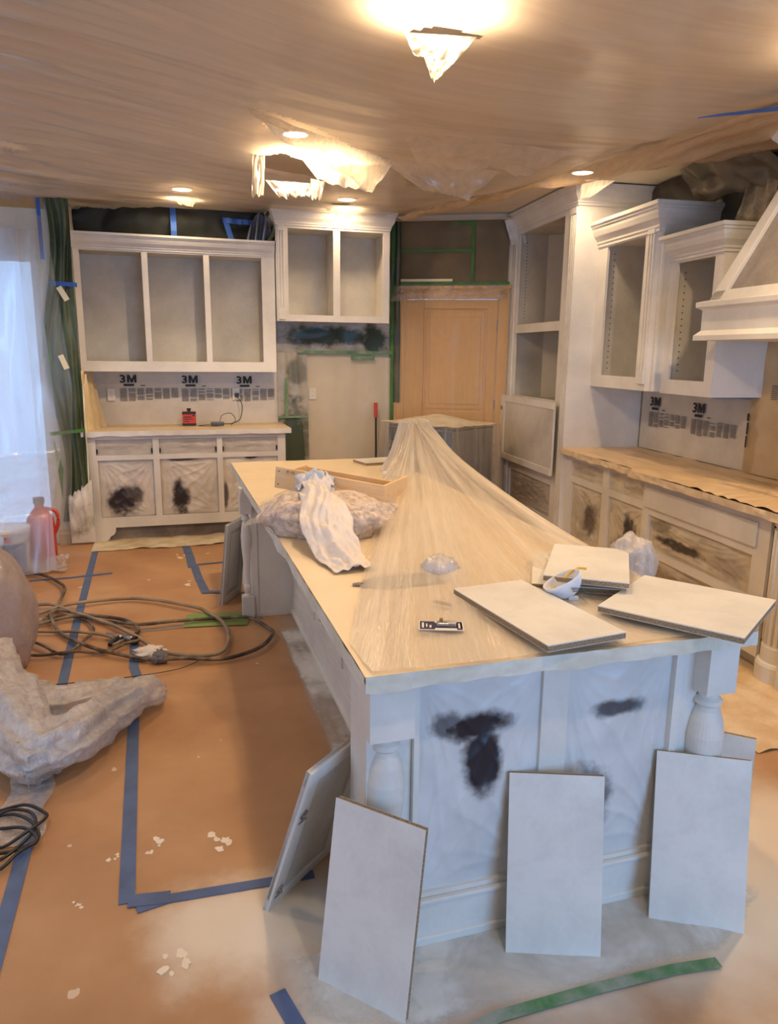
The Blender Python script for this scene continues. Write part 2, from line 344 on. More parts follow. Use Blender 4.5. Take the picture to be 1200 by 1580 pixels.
# pantry door with casing
d = bpy.data.objects.new('door_1', None); COL.objects.link(d); d.location = DO; d.rotation_euler.z = DR; d['kind'] = 'structure'
m = MB(); x0, x1, zt = .15, 1.08, 2.24
m.box(x0, x1, .01, .045, .0, zt)
m.build('door_leaf', DOORP, d)
m = MB()
for (a, b, c, e) in ((x0, .335, 0, zt), (.985, x1, 0, zt), (.335, .985, 2.15, zt), (.335, .985, .98, 1.12), (.335, .985, 0, .2)): m.box(a, b, -.008, .012, c, e)
m.build('stile_and_rail_frame', DOORP, d, bevel=.006)
for (c, e) in ((.27, .93), (1.19, 2.09)):
    m = MB(); m.prism([(.36, c-.05), (.96, c-.05), (.96, e+.03), (.36, e+.03)], .004, .012); m.box(.40, .92, -.002, .01, c+.0, e-.02); m.build('raised_panel', DOORP, d, bevel=.012)
m = MB()
for (a, b, c, e) in ((.04, .14, 0, 2.34), (1.09, 1.19, 0, 2.34), (.04, 1.19, 2.25, 2.36)):
    m.box(a, b, -.022, 0, c, e)
m.box(.04, .06, -.032, 0, 0, 2.36); m.box(1.17, 1.19, -.032, 0, 0, 2.36); m.box(.02, 1.21, -.036, 0, 2.345, 2.375)
m.build('door_casing', DOORP, d, bevel=.004)
for z in (.3, 1.2, 2.0): part('hinge', STEEL, d, (1.075, 1.09, -.014, 0, z-.045, z+.045))
# glazed door, left
d2 = bpy.data.objects.new('door_2', None); COL.objects.link(d2); d2['kind'] = 'structure'
m = MB()
for b in ((-2.9, -2.85, 0, 2.46), (-.97, -.95, 0, 2.46), (-2.9, -.95, 2.44, 2.46)): m.box(b[0], b[1], 6.98, 7.08, b[2], b[3])
m.build('door_frame', PLWHITE, d2, bevel=.004)
m = MB()
for b in ((-2.85, -2.8, 0, 2.44), (-1.0, -.97, 0, 2.44), (-1.93, -1.86, .1, 2.41), (-2.8, -1.0, 2.41, 2.44), (-2.8, -1.0, 0, .10)): m.box(b[0], b[1], 7.01, 7.05, b[2], b[3])
m.build('door_sash', PLWHITE, d2, bevel=.003)
kg = NT('pane_glass'); kg.b.inputs['Roughness'].default_value = .05; kg.b.inputs['Alpha'].default_value = .12; kg.col((.9, .95, 1, 1))
for x0_, x1_ in ((-2.8, -1.93), (-1.86, -1.0)): part('glass_pane', kg.m, d2, (x0_, x1_, 7.025, 7.032, .10, 2.41))
# baseboard
BEIGEP = m_plain('beige_trim', rgb(190, 168, 138), .5, var=.04)
m = MB(); m.prism([(6.94, 0), (6.96, 0), (6.96, .14), (6.95, .14), (6.945, .11), (6.938, .10)], -.95, -.69, 'x'); struct('baseboard_back', m, BEIGEP)
m = MB(); m.prism([(6.92, 2.88), (6.96, 2.82), (6.96, 2.94), (6.90, 2.94)], -3, -.86, 'x'); m.box(-3, -.86, 6.88, 6.96, 2.94, 3.05); struct('trim_1', m, m_plain('tan_crown', rgb(176, 142, 96), .5))

# ================================================================ CABINET PARTS (local frame: x across the face, y into the cabinet, z up)
def crown(parent, x0, x1, yf, z0, z1, proj=.07, depth=.3, name='crown_moulding', left=True, right=True, mat=None):
    H = z1-z0
    prof = [(0, 0), (.12, 0), (.12, .10), (.22, .14), (.22, .22), (.34, .30), (.55, .42), (.70, .60), (.76, .74), (.86, .76), (.86, .84), (1, .86), (1, 1), (0, 1)]
    m = MB(); n = len(prof); rings = []
    for (p, h) in prof:
        e = p*proj; z = z0+h*H; xl = x0-(e if left else 0); xr = x1+(e if right else 0); rings.append([(xl, yf+depth, z), (xl, yf-e, z), (xr, yf-e, z), (xr, yf+depth, z)])
    vs = [q for r in rings for q in r]; fs = []
    for j in range(n-1):
        for i in range(3): fs.append((j*4+i, j*4+i+1, (j+1)*4+i+1, (j+1)*4+i))
    fs.append(((n-2)*4, (n-2)*4+1, (n-2)*4+2, (n-2)*4+3))
    m.add(vs, fs); return m.build(name, mat or PAINT, parent, bevel=.0015)
def frame(parent, x0, x1, z0, z1, y, opens, th=.02, name='face_frame', mat=None, bev=.002):
    """flat face frame with rectangular openings (x0,x1,z0,z1)"""
    xs = sorted({x0, x1, *[o[0] for o in opens], *[o[1] for o in opens]}); zs = sorted({z0, z1, *[o[2] for o in opens], *[o[3] for o in opens]})
    m = MB()
    for i in range(len(xs)-1):
        runs = []
        for j in range(len(zs)-1):
            cx, cz = (xs[i]+xs[i+1])/2, (zs[j]+zs[j+1])/2
            if any(o[0] < cx < o[1] and o[2] < cz < o[3] for o in opens): continue
            if runs and abs(runs[-1][1]-zs[j]) < 1e-6: runs[-1][1] = zs[j+1]
            else: runs.append([zs[j], zs[j+1]])
        for a, b in runs: m.box(xs[i], xs[i+1], y, y+th, a, b)
    return m.build(name, mat or PAINT, parent)
def pilaster(parent, x0, x1, z0, z1, y, flutes=3, name='fluted_pilaster', mat=None, th=.012):
    m = MB(); w_ = x1-x0; m.box(x0, x1, y-th*.4, y+.002, z0, z1); m.box(x0, x1, y-th-.006, y, z0, z0+.1); m.box(x0, x1, y-th-.004, y, z1-.05, z1)
    k = 2*flutes+1
    for i in range(0, k, 2): m.box(x0+w_*i/k, x0+w_*(i+1)/k, y-th, y, z0+.1, z1-.05)
    return m.build(name, mat or PAINT, parent, bevel=.002)
def pin_holes(parent, x, ys, z0, z1, step=.05, r=.004):
    m = MB(); z = z0
    while z < z1:
        for y in ys: m.box(x-.0012, x, y-r, y+r, z-r, z+r)
        z += step
    o = m.build('shelf_pin_holes', BLACKP, parent); o['kind'] = 'stuff'; return o

# ---------------------------------------------------------------- hutch, upper
t = thing('upper_cabinet', 'wide white three-bay upper cabinet without doors above the left counter', 'cabinet', (0, 7.17, 0))
op = [(-.635, -.125, 1.605, 2.545), (-.075, .405, 1.605, 2.545), (.455, .925, 1.605, 2.545)]
frame(t, -.685, 1.045, 1.515, 2.62, 0, op)
part('side_panel', PAINT, t, (-.685, -.665, .02, .37, 1.52, 2.62)); part('side_panel', PAINT, t, (1.02, 1.045, .02, .37, 1.52, 2.62))
part('bottom_panel', PAINT, t, (-.665, 1.02, .02, .37, 1.585, 1.603)); part('top_panel', PAINT_G, t, (-.665, 1.02, .02, .37, 2.55, 2.57))
part('back_panel', INSIDE, t, (-.665, 1.02, .355, .37, 1.603, 2.55))
for x in (-.1, .43): part('divider', PAINT_G, t, (x-.01, x+.01, .02, .355, 1.603, 2.55))
crown(t, -.685, 1.045, 0, 2.56, 2.69, .05, .37, right=False)
# ---------------------------------------------------------------- hutch, base
t = thing('base_cabinet', 'white three-bay base cabinet with film-covered openings against the left back wall', 'cabinet', (0, 6.97, 0))
dr = [(-.595, -.115, .785, .925), (-.06, .45, .785, .925), (.50, 1.01, .785, .925)]
dd = [(-.585, -.115, .22, .74), (-.06, .45, .22, .74), (.50, 1.01, .22, .74)]
frame(t, -.66, 1.085, .125, .965, 0, dr+dd)
part('side_panel', PAINT, t, (-.66, -.64, .02, .56, 0, .96)); part('side_panel', PAINT, t, (1.065, 1.085, .02, .56, 0, .96))
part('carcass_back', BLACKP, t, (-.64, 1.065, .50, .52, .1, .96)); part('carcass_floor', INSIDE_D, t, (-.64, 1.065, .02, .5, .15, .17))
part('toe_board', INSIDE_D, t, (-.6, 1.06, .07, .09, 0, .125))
for s, xx in ((1, -.66), (-1, 1.085)):
    m = MB(); m.prism([(xx, 0), (xx+s*.10, 0), (xx+s*.13, .02), (xx+s*.14, .045), (xx+s*.17, .06), (xx+s*.185, .085), (xx+s*.19, .125), (xx, .125)], 0, .03); m.build('bracket_foot', PAINT, t)
for i, o_ in enumerate(dr):
    film_rect('drawer_opening_film', *o_, .022, m_film_painted('drawer_film_%d' % i, rgb(200, 192, 182), rgb(110, 104, 100), [(o_[0]+.2, .85, .2, .02, .25)], mott=.22), t, 3+i, .006, 30, 14)
    for c in (o_[0]+.008, o_[1]-.008):
        m = MB(); m.box(c-.006, c+.006, .0, .02, .80, .84); m.build('slide_stub', BLACKP, t)
bl = [[(-.40, .36, .15, .14, 1), (-.32, .42, .12, .10, .9)], [(.11, .36, .085, .18, 1), (.14, .73, .14, .02, .9)], [(.76, .735, .07, .02, 1), (.52, .36, .03, .14, .8)]]
for i, o_ in enumerate(dd):
    film_rect('door_opening_film', *o_, .03, m_film_painted('door_film_%d' % i, rgb(222, 214, 204), rgb(48, 40, 42), bl[i], mott=.2), t, 11+i, .016)
t = thing('covered_countertop', 'film-covered countertop on the left hutch holding the red tin', 'countertop')
part('slab', COUNTER, t, (-.70, 1.13, 6.93, 7.545, .967, 1.0), bevel=.006)
m = MB(); m.grid(lambda u, v: (-.705+1.84*u, 6.922+.62*v, 1.003+.004*abs(fn(u*14, v*4, 2))+.002*fn(u*40, v*9)), 80, 24); m.build('protective_film', m_film_painted('counter_film_cream', rgb(226, 206, 172), rgb(200, 190, 170), [], 'XY', mott=.1), t, smooth=True)
m = MB(); m.grid(lambda u, v: (-.705+1.84*u, 6.921+.004*sin(u*60)*v, 1.004-(.045+.012*fn(u*12, 1))*v), 90, 4); m.build('film_hem', PAINT, t, smooth=True)
# printed masking film on the wall behind
INK = m_plain('black_ink', rgb(34, 34, 36), .6)
INKG = m_plain('grey_ink', rgb(110, 104, 98), .6)
def letter_m(t, x, y, z, w_, h):
    k = .27*w_; p = [(0, 0), (0, h), (k, h), (w_/2, h*.42), (w_-k, h), (w_, h), (w_, 0), (w_-k*.9, 0), (w_-k*.9, h*.55), (w_/2+.1*w_, 0), (w_/2-.1*w_, 0), (k*.9, h*.55), (k*.9, 0)]
    m = MB(); m.prism([(x+a, z+b) for a, b in p], y-.0006, y, 'y'); return m.build('letter_print', INK, t)
def printed_film(name, label, x0, x1, z0, z1, y, logos, loc=(0, 0, 0), rotz=0, s=1.0, skew=0):
    t = thing(name, label, 'masking film', loc, rotz)
    film_rect('film', x0, x1, z0, z1, y, m_film_painted('printed_film_base', rgb(214, 206, 194), rgb(90, 90, 90), [], mott=.15), t, 5, .004, 60, 16)
    for (x, z) in logos:
        text('digit_print', '3', .10*s, INK, t, Matrix.Translation((x, y-.012, z-.072*s)) @ STAND, .0028*s, 1.2); letter_m(t, x+.068*s, y-.012, z-.072*s, .085*s, .072*s)
        part('logo_underline', INK, t, (x+.035*s, x+.13*s, y-.0125, y-.012, z-.105*s, z-.085*s)); part('small_print', INK, t, (x+.19*s, x+.23*s, y-.0125, y-.012, z-.104*s, z-.097*s))
        rnd = random.Random(int(x*100)+5)
        for c in range(7):
            m = MB(); cx = x+c*.078*s
            if cx+.06 > x1: break
            nl = 13-(c//2)
            for r in range(nl):
                q = z-.125*s-r*.0095*s
                if rnd.random() < .08: continue
                e = cx
                while e < cx+.058*s:
                    wd = rnd.uniform(.008, .02)*s; m.box(e, min(e+wd, cx+.062*s), y-.0126, y-.012, q-.0055*s, q); e += wd+.003*s
            o = m.build('text_column', INKG, t); o['kind'] = 'stuff'
    return t
printed_film('printed_masking_film', 'white printed masking film with black lettering behind the left counter', -.63, 1.14, 1.0, 1.53, 7.54, [(-.79, 1.475), (-.39, 1.475), (.175, 1.47), (.695, 1.465)][1:])
m = MB()
T_ = thing('outlet_plate', 'white double outlet at the left end of the printed film, above the counter', 'outlet', (-.47, 7.522, 1.29))
def outlet(t):
    part('plate', PLWHITE, t, (-.035, .035, -.006, 0, -.057, .057), bevel=.002)
    for z in (-.02, .02): part('socket', PLWHITE, t, (-.017, .017, -.009, -.006, z-.014, z+.014), bevel=.003)
    m = MB()
    for z in (-.02, .02):
        for x in (-.006, .006): m.box(x-.0012, x+.0012, -.0096, -.009, z-.004, z+.005)
    m.build('slots', BLACKP, t)
outlet(T_)
T_ = thing('outlet_plate', 'white outlet at the right of the left counter with a charger plugged in', 'outlet', (.69, 7.522, 1.29)); outlet(T_)
T_ = thing('outlet_plate', 'white outlet plate low in the alcove wall right of the hutch', 'outlet', (1.46, 7.535, 1.29)); outlet(T_)
t = thing('charger', 'small dark charger lying on the left counter, its cord up to the outlet', 'charger', (.48, 7.22, 1.012))
part('body', m_plain('slate_plastic', rgb(70, 78, 96), .4), t, (-.06, .06, -.035, .03, 0, .035), bevel=.008)
part('plug', BLACKP, t, (.195, .235, .255, .292, .25, .29), bevel=.004)
m = MB(); m.tube(spline([(.06, 0, .015), (.14, 0, .02), (.22, .05, .06), (.25, .15, .18), (.22, .27, .255)], 8), .004, 6)
m.tube(spline([(.02, .03, .02), (.05, .06, .09), (.13, .05, .11), (.17, .0, .05), (.12, -.05, .006)], 8), .003, 6)
m.tube(spline([(-.06, 0, .01), (-.14, -.01, .005), (-.18, -.05, .004), (-.1, -.07, .004), (0, -.06, .004)], 8), .003, 6); m.build('cord', BLACKP, t, smooth=True)
t = thing('paint_tin', 'small red and black tin standing on the left counter', 'tin', (.225, 7.32, 1.01))
part('body', RED, t, (-.062, .062, -.03, .03, 0, .13), bevel=.006); part('band', BLACKP, t, (-.063, .063, -.031, .031, 0, .02), (-.063, .063, -.031, .031, .105, .128))
part('label_print', BLACKP, t, (-.05, .02, -.0315, -.03, .075, .083), (-.045, .035, -.0315, -.03, .055, .062), (-.05, .0, -.0315, -.03, .035, .042), (.03, .05, -.0315, -.03, .085, .1))
m = MB(); m.lathe([(.016, .128), (.016, .145), (.02, .146), (.02, .16), (.001, .161)], n=16); m.build('cap', BLACKP, t)

# ---------------------------------------------------------------- upper cabinet above the alcove
t = thing('upper_cabinet', 'tall white two-bay upper cabinet without doors above the alcove left of the door', 'cabinet', (0, 7.10, 0))
frame(t, 1.055, 2.135, 1.985, 2.86, 0, [(1.16, 1.585, 2.045, 2.81), (1.65, 2.07, 2.045, 2.81)])
part('side_panel', PAINT, t, (1.055, 1.075, .02, .44, 1.985, 2.86)); part('side_panel', PAINT, t, (2.115, 2.135, .02, .44, 1.985, 2.86))
part('bottom_panel', PAINT, t, (1.075, 2.115, .02, .44, 2.02, 2.04)); part('back_panel', INSIDE, t, (1.075, 2.115, .42, .435, 2.04, 2.84)); part('top_panel', PAINT_G, t, (1.075, 2.115, .02, .44, 2.815, 2.84))
part('divider', PAINT_G, t, (1.61, 1.63, .02, .42, 2.04, 2.82))
pilaster(t, 1.065, 1.125, 2.0, 2.83, 0, 2); crown(t, 1.055, 2.135, 0, 2.83, 2.99, .06, .44)
# alcove: films
t = thing('alcove_masking_film', 'dark green film dusted with primer across the alcove under the two-bay cabinet', 'masking film')
patch('dark_band', (1.1, 7.52, 1.70), (2.26, 7.52, 1.70), (2.26, 7.50, 2.0), (1.1, 7.50, 2.0), m_film_painted('alcove_band', rgb(176, 172, 164), rgb(34, 52, 34), [(1.55, 1.86, .42, .12, 1), (2.1, 1.85, .16, .16, 1), (1.85, 1.86, .3, .09, 1)], mott=.5), t, 40, 12, .012, 3, 4)
patch('left_strip', (1.1, 7.52, .3), (1.42, 7.52, .3), (1.40, 7.51, 1.7), (1.1, 7.51, 1.7), m_film_painted('alcove_strip', rgb(186, 180, 168), rgb(66, 76, 54), [(1.27, .75, .2, .5, 1), (1.3, 1.5, .14, .16, .7)], mott=.3), t, 14, 40, .012, 2, 2)
patch('clear_sheet', (1.4, 7.49, .2), (2.25, 7.46, .2), (2.22, 7.5, 1.66), (1.3, 7.5, 1.68), m_sheet('alcove_clear', rgb(235, 228, 214), .22, .05, (.4, .4, .3), (0, R(25), 0), .4, .5, .05, (-.08, .12)), t, 50, 30, .02, 4, 9)
for b_ in ((1.3, 2.28, 7.485, 7.4875, 1.69, 1.72), (1.17, 1.20, 7.49, 7.4925, 1.05, 1.45), (1.1, 1.40, 7.488, 7.4905, 1.05, 1.07), (1.85, 2.1, 7.482, 7.4845, 1.63, 1.67)): part('green_tape', GREENP, t, b_)
# door wall films
t = thing('brown_masking_paper', 'brown masking paper with green tape above the tan door', 'masking paper', DO, DR)
patch('paper', (.02, -.012, 2.40), (1.17, -.012, 2.40), (1.17, -.012, 3.0), (.02, -.012, 3.0), BROWNF, t, 30, 20, .012, 2, 8)
for b_ in ((.0, 1.19, -.030, -.028, 2.385, 2.41), (.0, .03, -.032, -.030, 2.4, 3.0), (.05, .8, -.030, -.028, 2.70, 2.725), (.80, .83, -.030, -.028, 2.42, 3.0), (.62, .84, -.032, -.030, 2.95, 2.98), (-.005, .03, -.040, -.038, .3, 2.39)): part('green_tape', GREENT, t, b_)
part('cream_tape', CREAMT, t, (.08, .62, -.034, -.031, 2.415, 2.44))
patch('gathered_film', (.0, -.02, 1.2), (.10, -.05, 1.2), (.09, -.05, 3.0), (-.02, -.02, 3.0), GREENF, t, 10, 40, .03, 2, 3)
t = thing('door_film', 'clear film hanging over the tan pantry door', 'film', DO, DR)
patch('sheet', (.06, -.06, .1), (1.15, -.06, .1), (1.17, -.04, 2.36), (.03, -.04, 2.36), m_sheet('door_clear', rgb(240, 220, 185), .10, .12, (2, 2, 1.5), (0, R(30), 0), .3, .5, .15, (-.06, .10)), t, 40, 60, .02, 3, 6)
patch('folded_top', (.0, -.06, 2.22), (1.16, -.06, 2.25), (1.18, -.045, 2.37), (.04, -.045, 2.37), m_sheet('door_fold', rgb(240, 220, 185), .4, .3, (12, 12, 12), (0, 0, 0), .2, .5, .8), t, 50, 10, .03, 7, 5)

# dark film behind the hutch top, with blue tape
t = thing('dark_wall_film', 'black-green masking film on the wall above the three-bay hutch cabinet', 'masking film')
m = MB(); m.grid(lambda u, v: (-.72+1.78*u, 7.50-.10*sin(pi*v)*abs(fn(u*4, v, 2))-.02*fn(u*14, v*3)-.05*v, 2.66+.36*v), 70, 14); m.build('film', BLACKF, t, smooth=True)
for g_ in ((lambda u, v: (.14+.05*u, 7.36-.05*sin(v*5), 2.68+.32*v), 2, 8), (lambda u, v: (.60+.42*u, 7.34+.02*fn(u*8, 1), 2.86+.045*v-.02*u+.01*fn(u*7, 3)), 20, 2), (lambda u, v: (.6+.05*u+.06*v, 7.35, 2.89-.2*v), 2, 6)):
    m = MB(); m.grid(*g_); m.build('blue_tape', BLUET, t)
m = MB(); m.grid(lambda u, v: (.80+.22*u+.03*v, 7.22-.05*sin(u*20)*.5, 2.70+.24*v*sin(pi*(.15+.8*u))+.0), 26, 10); m.build('grey_film_tuft', m_plain('blue_grey_film', rgb(86, 92, 108), .4, var=.3), t, smooth=True)
m = MB(); m.grid(lambda u, v: (1.0+.06*sin(v*3)+.02*sin(u*30), 7.16+.2*u, 2.70+.26*v), 24, 8); m.build('side_film', GREENF, t, smooth=True)
# green drape left of the hutch
t = thing('green_film_drape', 'long olive green film drape hanging between the glazed door and the hutch', 'masking film')
def gd(u, v):
    z = .22+2.74*v; x0 = -.90+.06*sin(v*9)+.02*v; x1 = -.665+.01*fn(v*6, 1)
    return (x0+(x1-x0)*u, 6.925-.03*abs(sin(u*11+2*fn(u*2, v*4, 3)))-.03*fn(u*4, v*7, 5), z)
m = MB(); m.grid(gd, 26, 90); m.build('film', m_film_painted('olive_drape', rgb(84, 96, 66), rgb(52, 62, 42), [(-.8, 1.0, .1, .8, .6), (-.7, 2.5, .08, .4, .5)], mott=.35), t, smooth=True)
m = MB(); m.grid(lambda u, v: (-.84+.2*u, 6.90-.07*v*abs(fn(u*5, v*2, 1))-.03*sin(v*pi), .02+(.42+.14*u+.06*fn(u*9, 4))*v), 20, 24); m.build('primer_dusted_hem', m_spray('hem_white', rgb(226, 220, 208), rgb(150, 148, 130), .3, .55, 5), t, smooth=True)
for g_ in ((lambda u, v: (-.86+.22*u, 6.885+.01*sin(u*6), 2.22+.035*v-.01*u), 8, 1), (lambda u, v: (-.905+.03*u, 6.90, 2.42+.5*v), 1, 4)):
    m = MB(); m.grid(*g_); m.build('blue_tape', BLUET, t)
for g_ in ((lambda u, v: (-.94+.28*u, 6.87+.01*sin(u*6), .98+.03*v+.03*u), 8, 1), (lambda u, v: (-.925+.045*(1-abs(2*v-1))*u+.04*(1-v), 6.885, .42+.55*v), 2, 6), (lambda u, v: (-.93+.04*(1-abs(2*v-1))*u+.02*(1-v), 6.885, 1.35+.65*v), 2, 6)):
    m = MB(); m.grid(*g_); m.build('green_tape', GREENT, t)
for g_ in ((lambda u, v: (-.655-.012*u, 6.90+.02*sin(v*9), .05+.95*v), 2, 20), (lambda u, v: (-.648-.01*u+.03*(v>.8), 6.88+.015*sin(v*12), 1.0+.5*v), 2, 14)):
    m = MB(); m.grid(*g_); m.build('cream_tape', CREAMT, t)
# film corner on the hutch counter, left side
t = thing('side_film', 'clear creased film taped along the left end of the hutch counter', 'film')
patch('sheet', (-.69, 6.9, 1.0), (-.52, 7.4, 1.0), (-.62, 7.45, 1.5), (-.69, 7.1, 1.52), m_film_painted('side_film_m', rgb(220, 200, 160), rgb(200, 190, 150), [], mott=.25), t, 20, 24, .03, 3, 7)

# ---------------------------------------------------------------- curtain film over the glazed door
t = thing('door_curtain_film', 'big clear film curtain hanging over the bright glazed door', 'film')
def cu(u, v):      # v 0 top .. 1 bottom
    x = -2.7+1.76*u+.10*v*u; z = 2.66-.12*(1-u)-2.60*v
    y = 6.90-.05*abs(sin(u*17+v*2.5+fn(u*3, v*2)))-1.7*min(1, max(0, v-.70)/.13)*(.53+.4*(v-.74))*(1-.10*u)-.03*fn(u*12, v*4)
    return (x, y, max(z, .02))
m = MB(); m.grid(cu, 90, 70); m.build('sheet', SH_CURT, t, smooth=True)
m = MB(); m.grid(lambda u, v: (-1.05+.32*u*(1-.35*abs(2*v-1)), 6.84-.03*sin(v*9+u*4), 2.75-2.7*v), 16, 60); m.build('free_edge', m_sheet('free_edge_film', rgb(220, 220, 205), .2, .22, (5, 5, 1), (0, 0, 0), .2, .5, .5, (-.08, .15)), t, smooth=True)
for (x, z, a) in ((-.745, 2.15, -.5), (-.78, 1.60, -.35)):
    m = MB(); M = Matrix.Translation((x, 6.80, z)) @ Matrix.Rotation(a, 4, 'Y'); m.box(-.022, .022, -.002, .002, -.06, .06, M); m.build('cream_tape', CREAMT, t)
m = MB(); m.grid(lambda u, v: (-1.15+.35*u+.05*fn(v*5, u*3), 6.35-.35*v+.05*fn(u*6, v*5), .02+.05*abs(fn(u*9, v*9, 2))+.03*(1-v)), 24, 24); m.build('floor_tail', SH_MILK, t, smooth=True)
# pails behind the curtain
t = thing('paint_pail', 'white paint pail with a dark picture label under film at the left edge', 'pail', (-1.20, 6.12, 0))
m = MB(); m.lathe([(.135, 0), (.142, .02), (.155, .32), (.162, .325), (.162, .345), (.155, .35)], n=36); m.build('body', m_plain('pail_beige', rgb(206, 196, 180), .45), t, smooth=False)
m = MB(); m.lathe([(.165, .34), (.168, .35), (.168, .365), (.15, .372), (.001, .372)], n=36); m.build('lid', PLWHITE, t)
m = MB(); m.lathe([(.1475, .04), (.1575, .26)], n=20, a0=R(-125), a1=R(-30)); m.f = m.f[:-2]; m.mi = m.mi[:-2]; m.build('label_print', m_spray('label_dark', rgb(92, 88, 98), rgb(30, 28, 40), .35, .6, 14), t)
m = MB(); m.lathe([(.1590, .275), (.1605, .315)], n=8, a0=R(-88), a1=R(-72)); m.f = m.f[:-2]; m.mi = m.mi[:-2]; m.build('label_badge', RED, t)
m = MB(); m.tube([(.16*cos(a), .16*sin(a)-.01, .3-.09*sin((a+pi/1)*1)) for a in [pi+i*pi/14 for i in range(15)]], .003, 6); m.build('wire_handle', STEEL, t)
t = thing('red_jug', 'translucent red plastic jug under film beside the paint pail', 'jug', (-1.0, 6.38, 0))
m = MB(); m.lathe([(.10, 0), (.11, .02), (.11, .30), (.10, .37), (.06, .43), (.035, .46), (.035, .50), (.001, .50)], n=24); m.build('body', RED, t, smooth=True)
m = MB(); m.lathe([(.04, .49), (.042, .50), (.042, .54), (.001, .545)], n=18); m.build('cap', BLACKP, t)
m = MB(); m.tube(spline([(.04, 0, .45), (.12, 0, .42), (.13, 0, .32), (.10, 0, .24)], 6), .014, 8); m.build('handle', RED, t, smooth=True)

# ================================================================ RIGHT BANK (local: x toward wall, y into the room) -- helper to make a local 'front' frame
def bank(name, label, cat='cabinet'):
    # child frame: local x' = -bank y, local y' = +bank x (into the wall), so front-face helpers work: x' grows toward the camera side
    e = thing(name, label, cat, BO, BR - pi/2); return e
# in this frame: x' = -s (0 at tall cabinet's near edge, positive toward camera), y' = off
t = bank('tall_cabinet', 'tall white oven cabinet with fluted edges and open bays right of the tan door')
frame(t, -1.40, -.02, .10, 2.93, 0, [(-1.26, -.24, 1.99, 2.84), (-1.26, -.24, 1.31, 1.91), (-1.26, -.24, .66, 1.24), (-1.26, -.24, .26, .56)])
pilaster(t, -.115, 0.0, 0, 2.87, -.001, 3); pilaster(t, -1.40, -1.31, 0, 2.87, -.001, 2)
part('side_panel', PAINT, t, (-.02, 0.0, .0, .69, 0, 2.93)); part('far_side', PAINT_G, t, (-1.40, -1.38, .02, .69, 0, 2.93))
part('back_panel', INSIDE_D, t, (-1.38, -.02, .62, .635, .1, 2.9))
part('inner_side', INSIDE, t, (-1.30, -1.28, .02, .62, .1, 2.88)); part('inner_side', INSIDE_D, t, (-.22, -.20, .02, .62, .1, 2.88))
for z in (.60, 1.27, 1.95, 2.86, .22): part('shelf', PAINT_G, t, (-1.28, -.22, .02, .62, z-.012, z+.012))
pin_holes(t, -1.2795+.002, (.09, .5), 2.06, 2.78, .032)
crown(t, -1.40, 0.0, 0, 2.88, 3.04, .075, .69, left=False)
film_rect('lower_opening_film', -1.26, -.24, .26, .56, .02, m_film_painted('tall_low_film', rgb(200, 190, 178), rgb(120, 110, 104), [(-.7, .42, .4, .06, .3)], mott=.3), t, 21, .012)
part('toe_board', PAINT_G, t, (-1.38, -.02, .06, .08, 0, .10))
# flipped-open flap door (hinge cups show) in front of the lower bay
m = MB(); m.box(-1.42, -.12, -.06, -.04, .66, 1.30); m.build('lower_door', PAINT_G, t, bevel=.003)
m = MB(); m.box(-1.42, -.12, -.068, -.06, .66, .72); m.box(-1.42, -.12, -.068, -.06, 1.24, 1.30); m.box(-1.42, -1.30, -.068, -.06, .72, 1.24); m.build('door_frame_edge', PAINT, t, bevel=.002)
for z in (.80, 1.17):
    m = MB(); m.lathe([(.022, 0), (.022, .004), (.016, .004), (.016, .001), (.001, .001)], n=20, M=Matrix.Translation((-1.375, -.068, z)) @ Matrix.Rotation(R(90), 4, 'X')); m.build('hinge_cup', CHROME, t)

# base run
t = bank('base_cabinet', 'long white base cabinet run with film-covered openings on the right wall')
S = [(.10, .66, .70, .84), (.755, 1.285, .70, .84)]; Dn = [(.12, .66, .13, .65), (.77, 1.285, .13, .65)]
frame(t, .0, 1.32, .09, .885, .03, S+Dn)
frame(t, 1.32, 2.56, .09, .885, .0, [(1.385, 2.44, .41, .64), (1.385, 2.44, .12, .36)])
part('end_stile', PAINT, t, (1.30, 1.325, 0, .06, .09, .885))
part('drawer_front', PAINT, t, (1.345, 2.47, -.018, .0, .69, .83), bevel=.006)
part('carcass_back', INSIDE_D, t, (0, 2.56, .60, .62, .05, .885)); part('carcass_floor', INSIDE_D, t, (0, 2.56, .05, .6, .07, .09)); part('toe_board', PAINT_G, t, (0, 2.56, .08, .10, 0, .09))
bb = [[], []]
film_rect('drawer_opening_film', .10, .66, .70, .84, .05, m_film_painted('rdf0', rgb(218, 208, 190), rgb(120, 106, 92), [(.3, .77, .2, .03, .3)], mott=.3), t, 31, .012, 34, 14)
film_rect('drawer_opening_film', .755, 1.285, .70, .84, .05, m_film_painted('rdf1', rgb(218, 208, 190), rgb(120, 106, 92), [(1.1, .76, .15, .03, .3)], mott=.3), t, 32, .014, 34, 14)
film_rect('door_opening_film', .12, .66, .13, .65, .05, m_film_painted('rd0', rgb(214, 204, 186), rgb(70, 58, 52), [(.46, .38, .12, .16, .8)], mott=.35), t, 33, .02)
film_rect('door_opening_film', .77, 1.285, .13, .65, .05, m_film_painted('rd1', rgb(214, 204, 186), rgb(48, 40, 38), [(1.08, .40, .09, .20, .95), (1.0, .3, .2, .1, .5)], mott=.35), t, 34, .02)
film_rect('drawer_opening_film', 1.385, 2.44, .41, .64, .02, m_film_painted('rd2', rgb(218, 206, 186), rgb(56, 46, 42), [(1.75, .50, .30, .035, .95), (1.5, .58, .15, .05, .5), (2.2, .5, .2, .07, .3)], mott=.3), t, 35, .02, 60, 30)
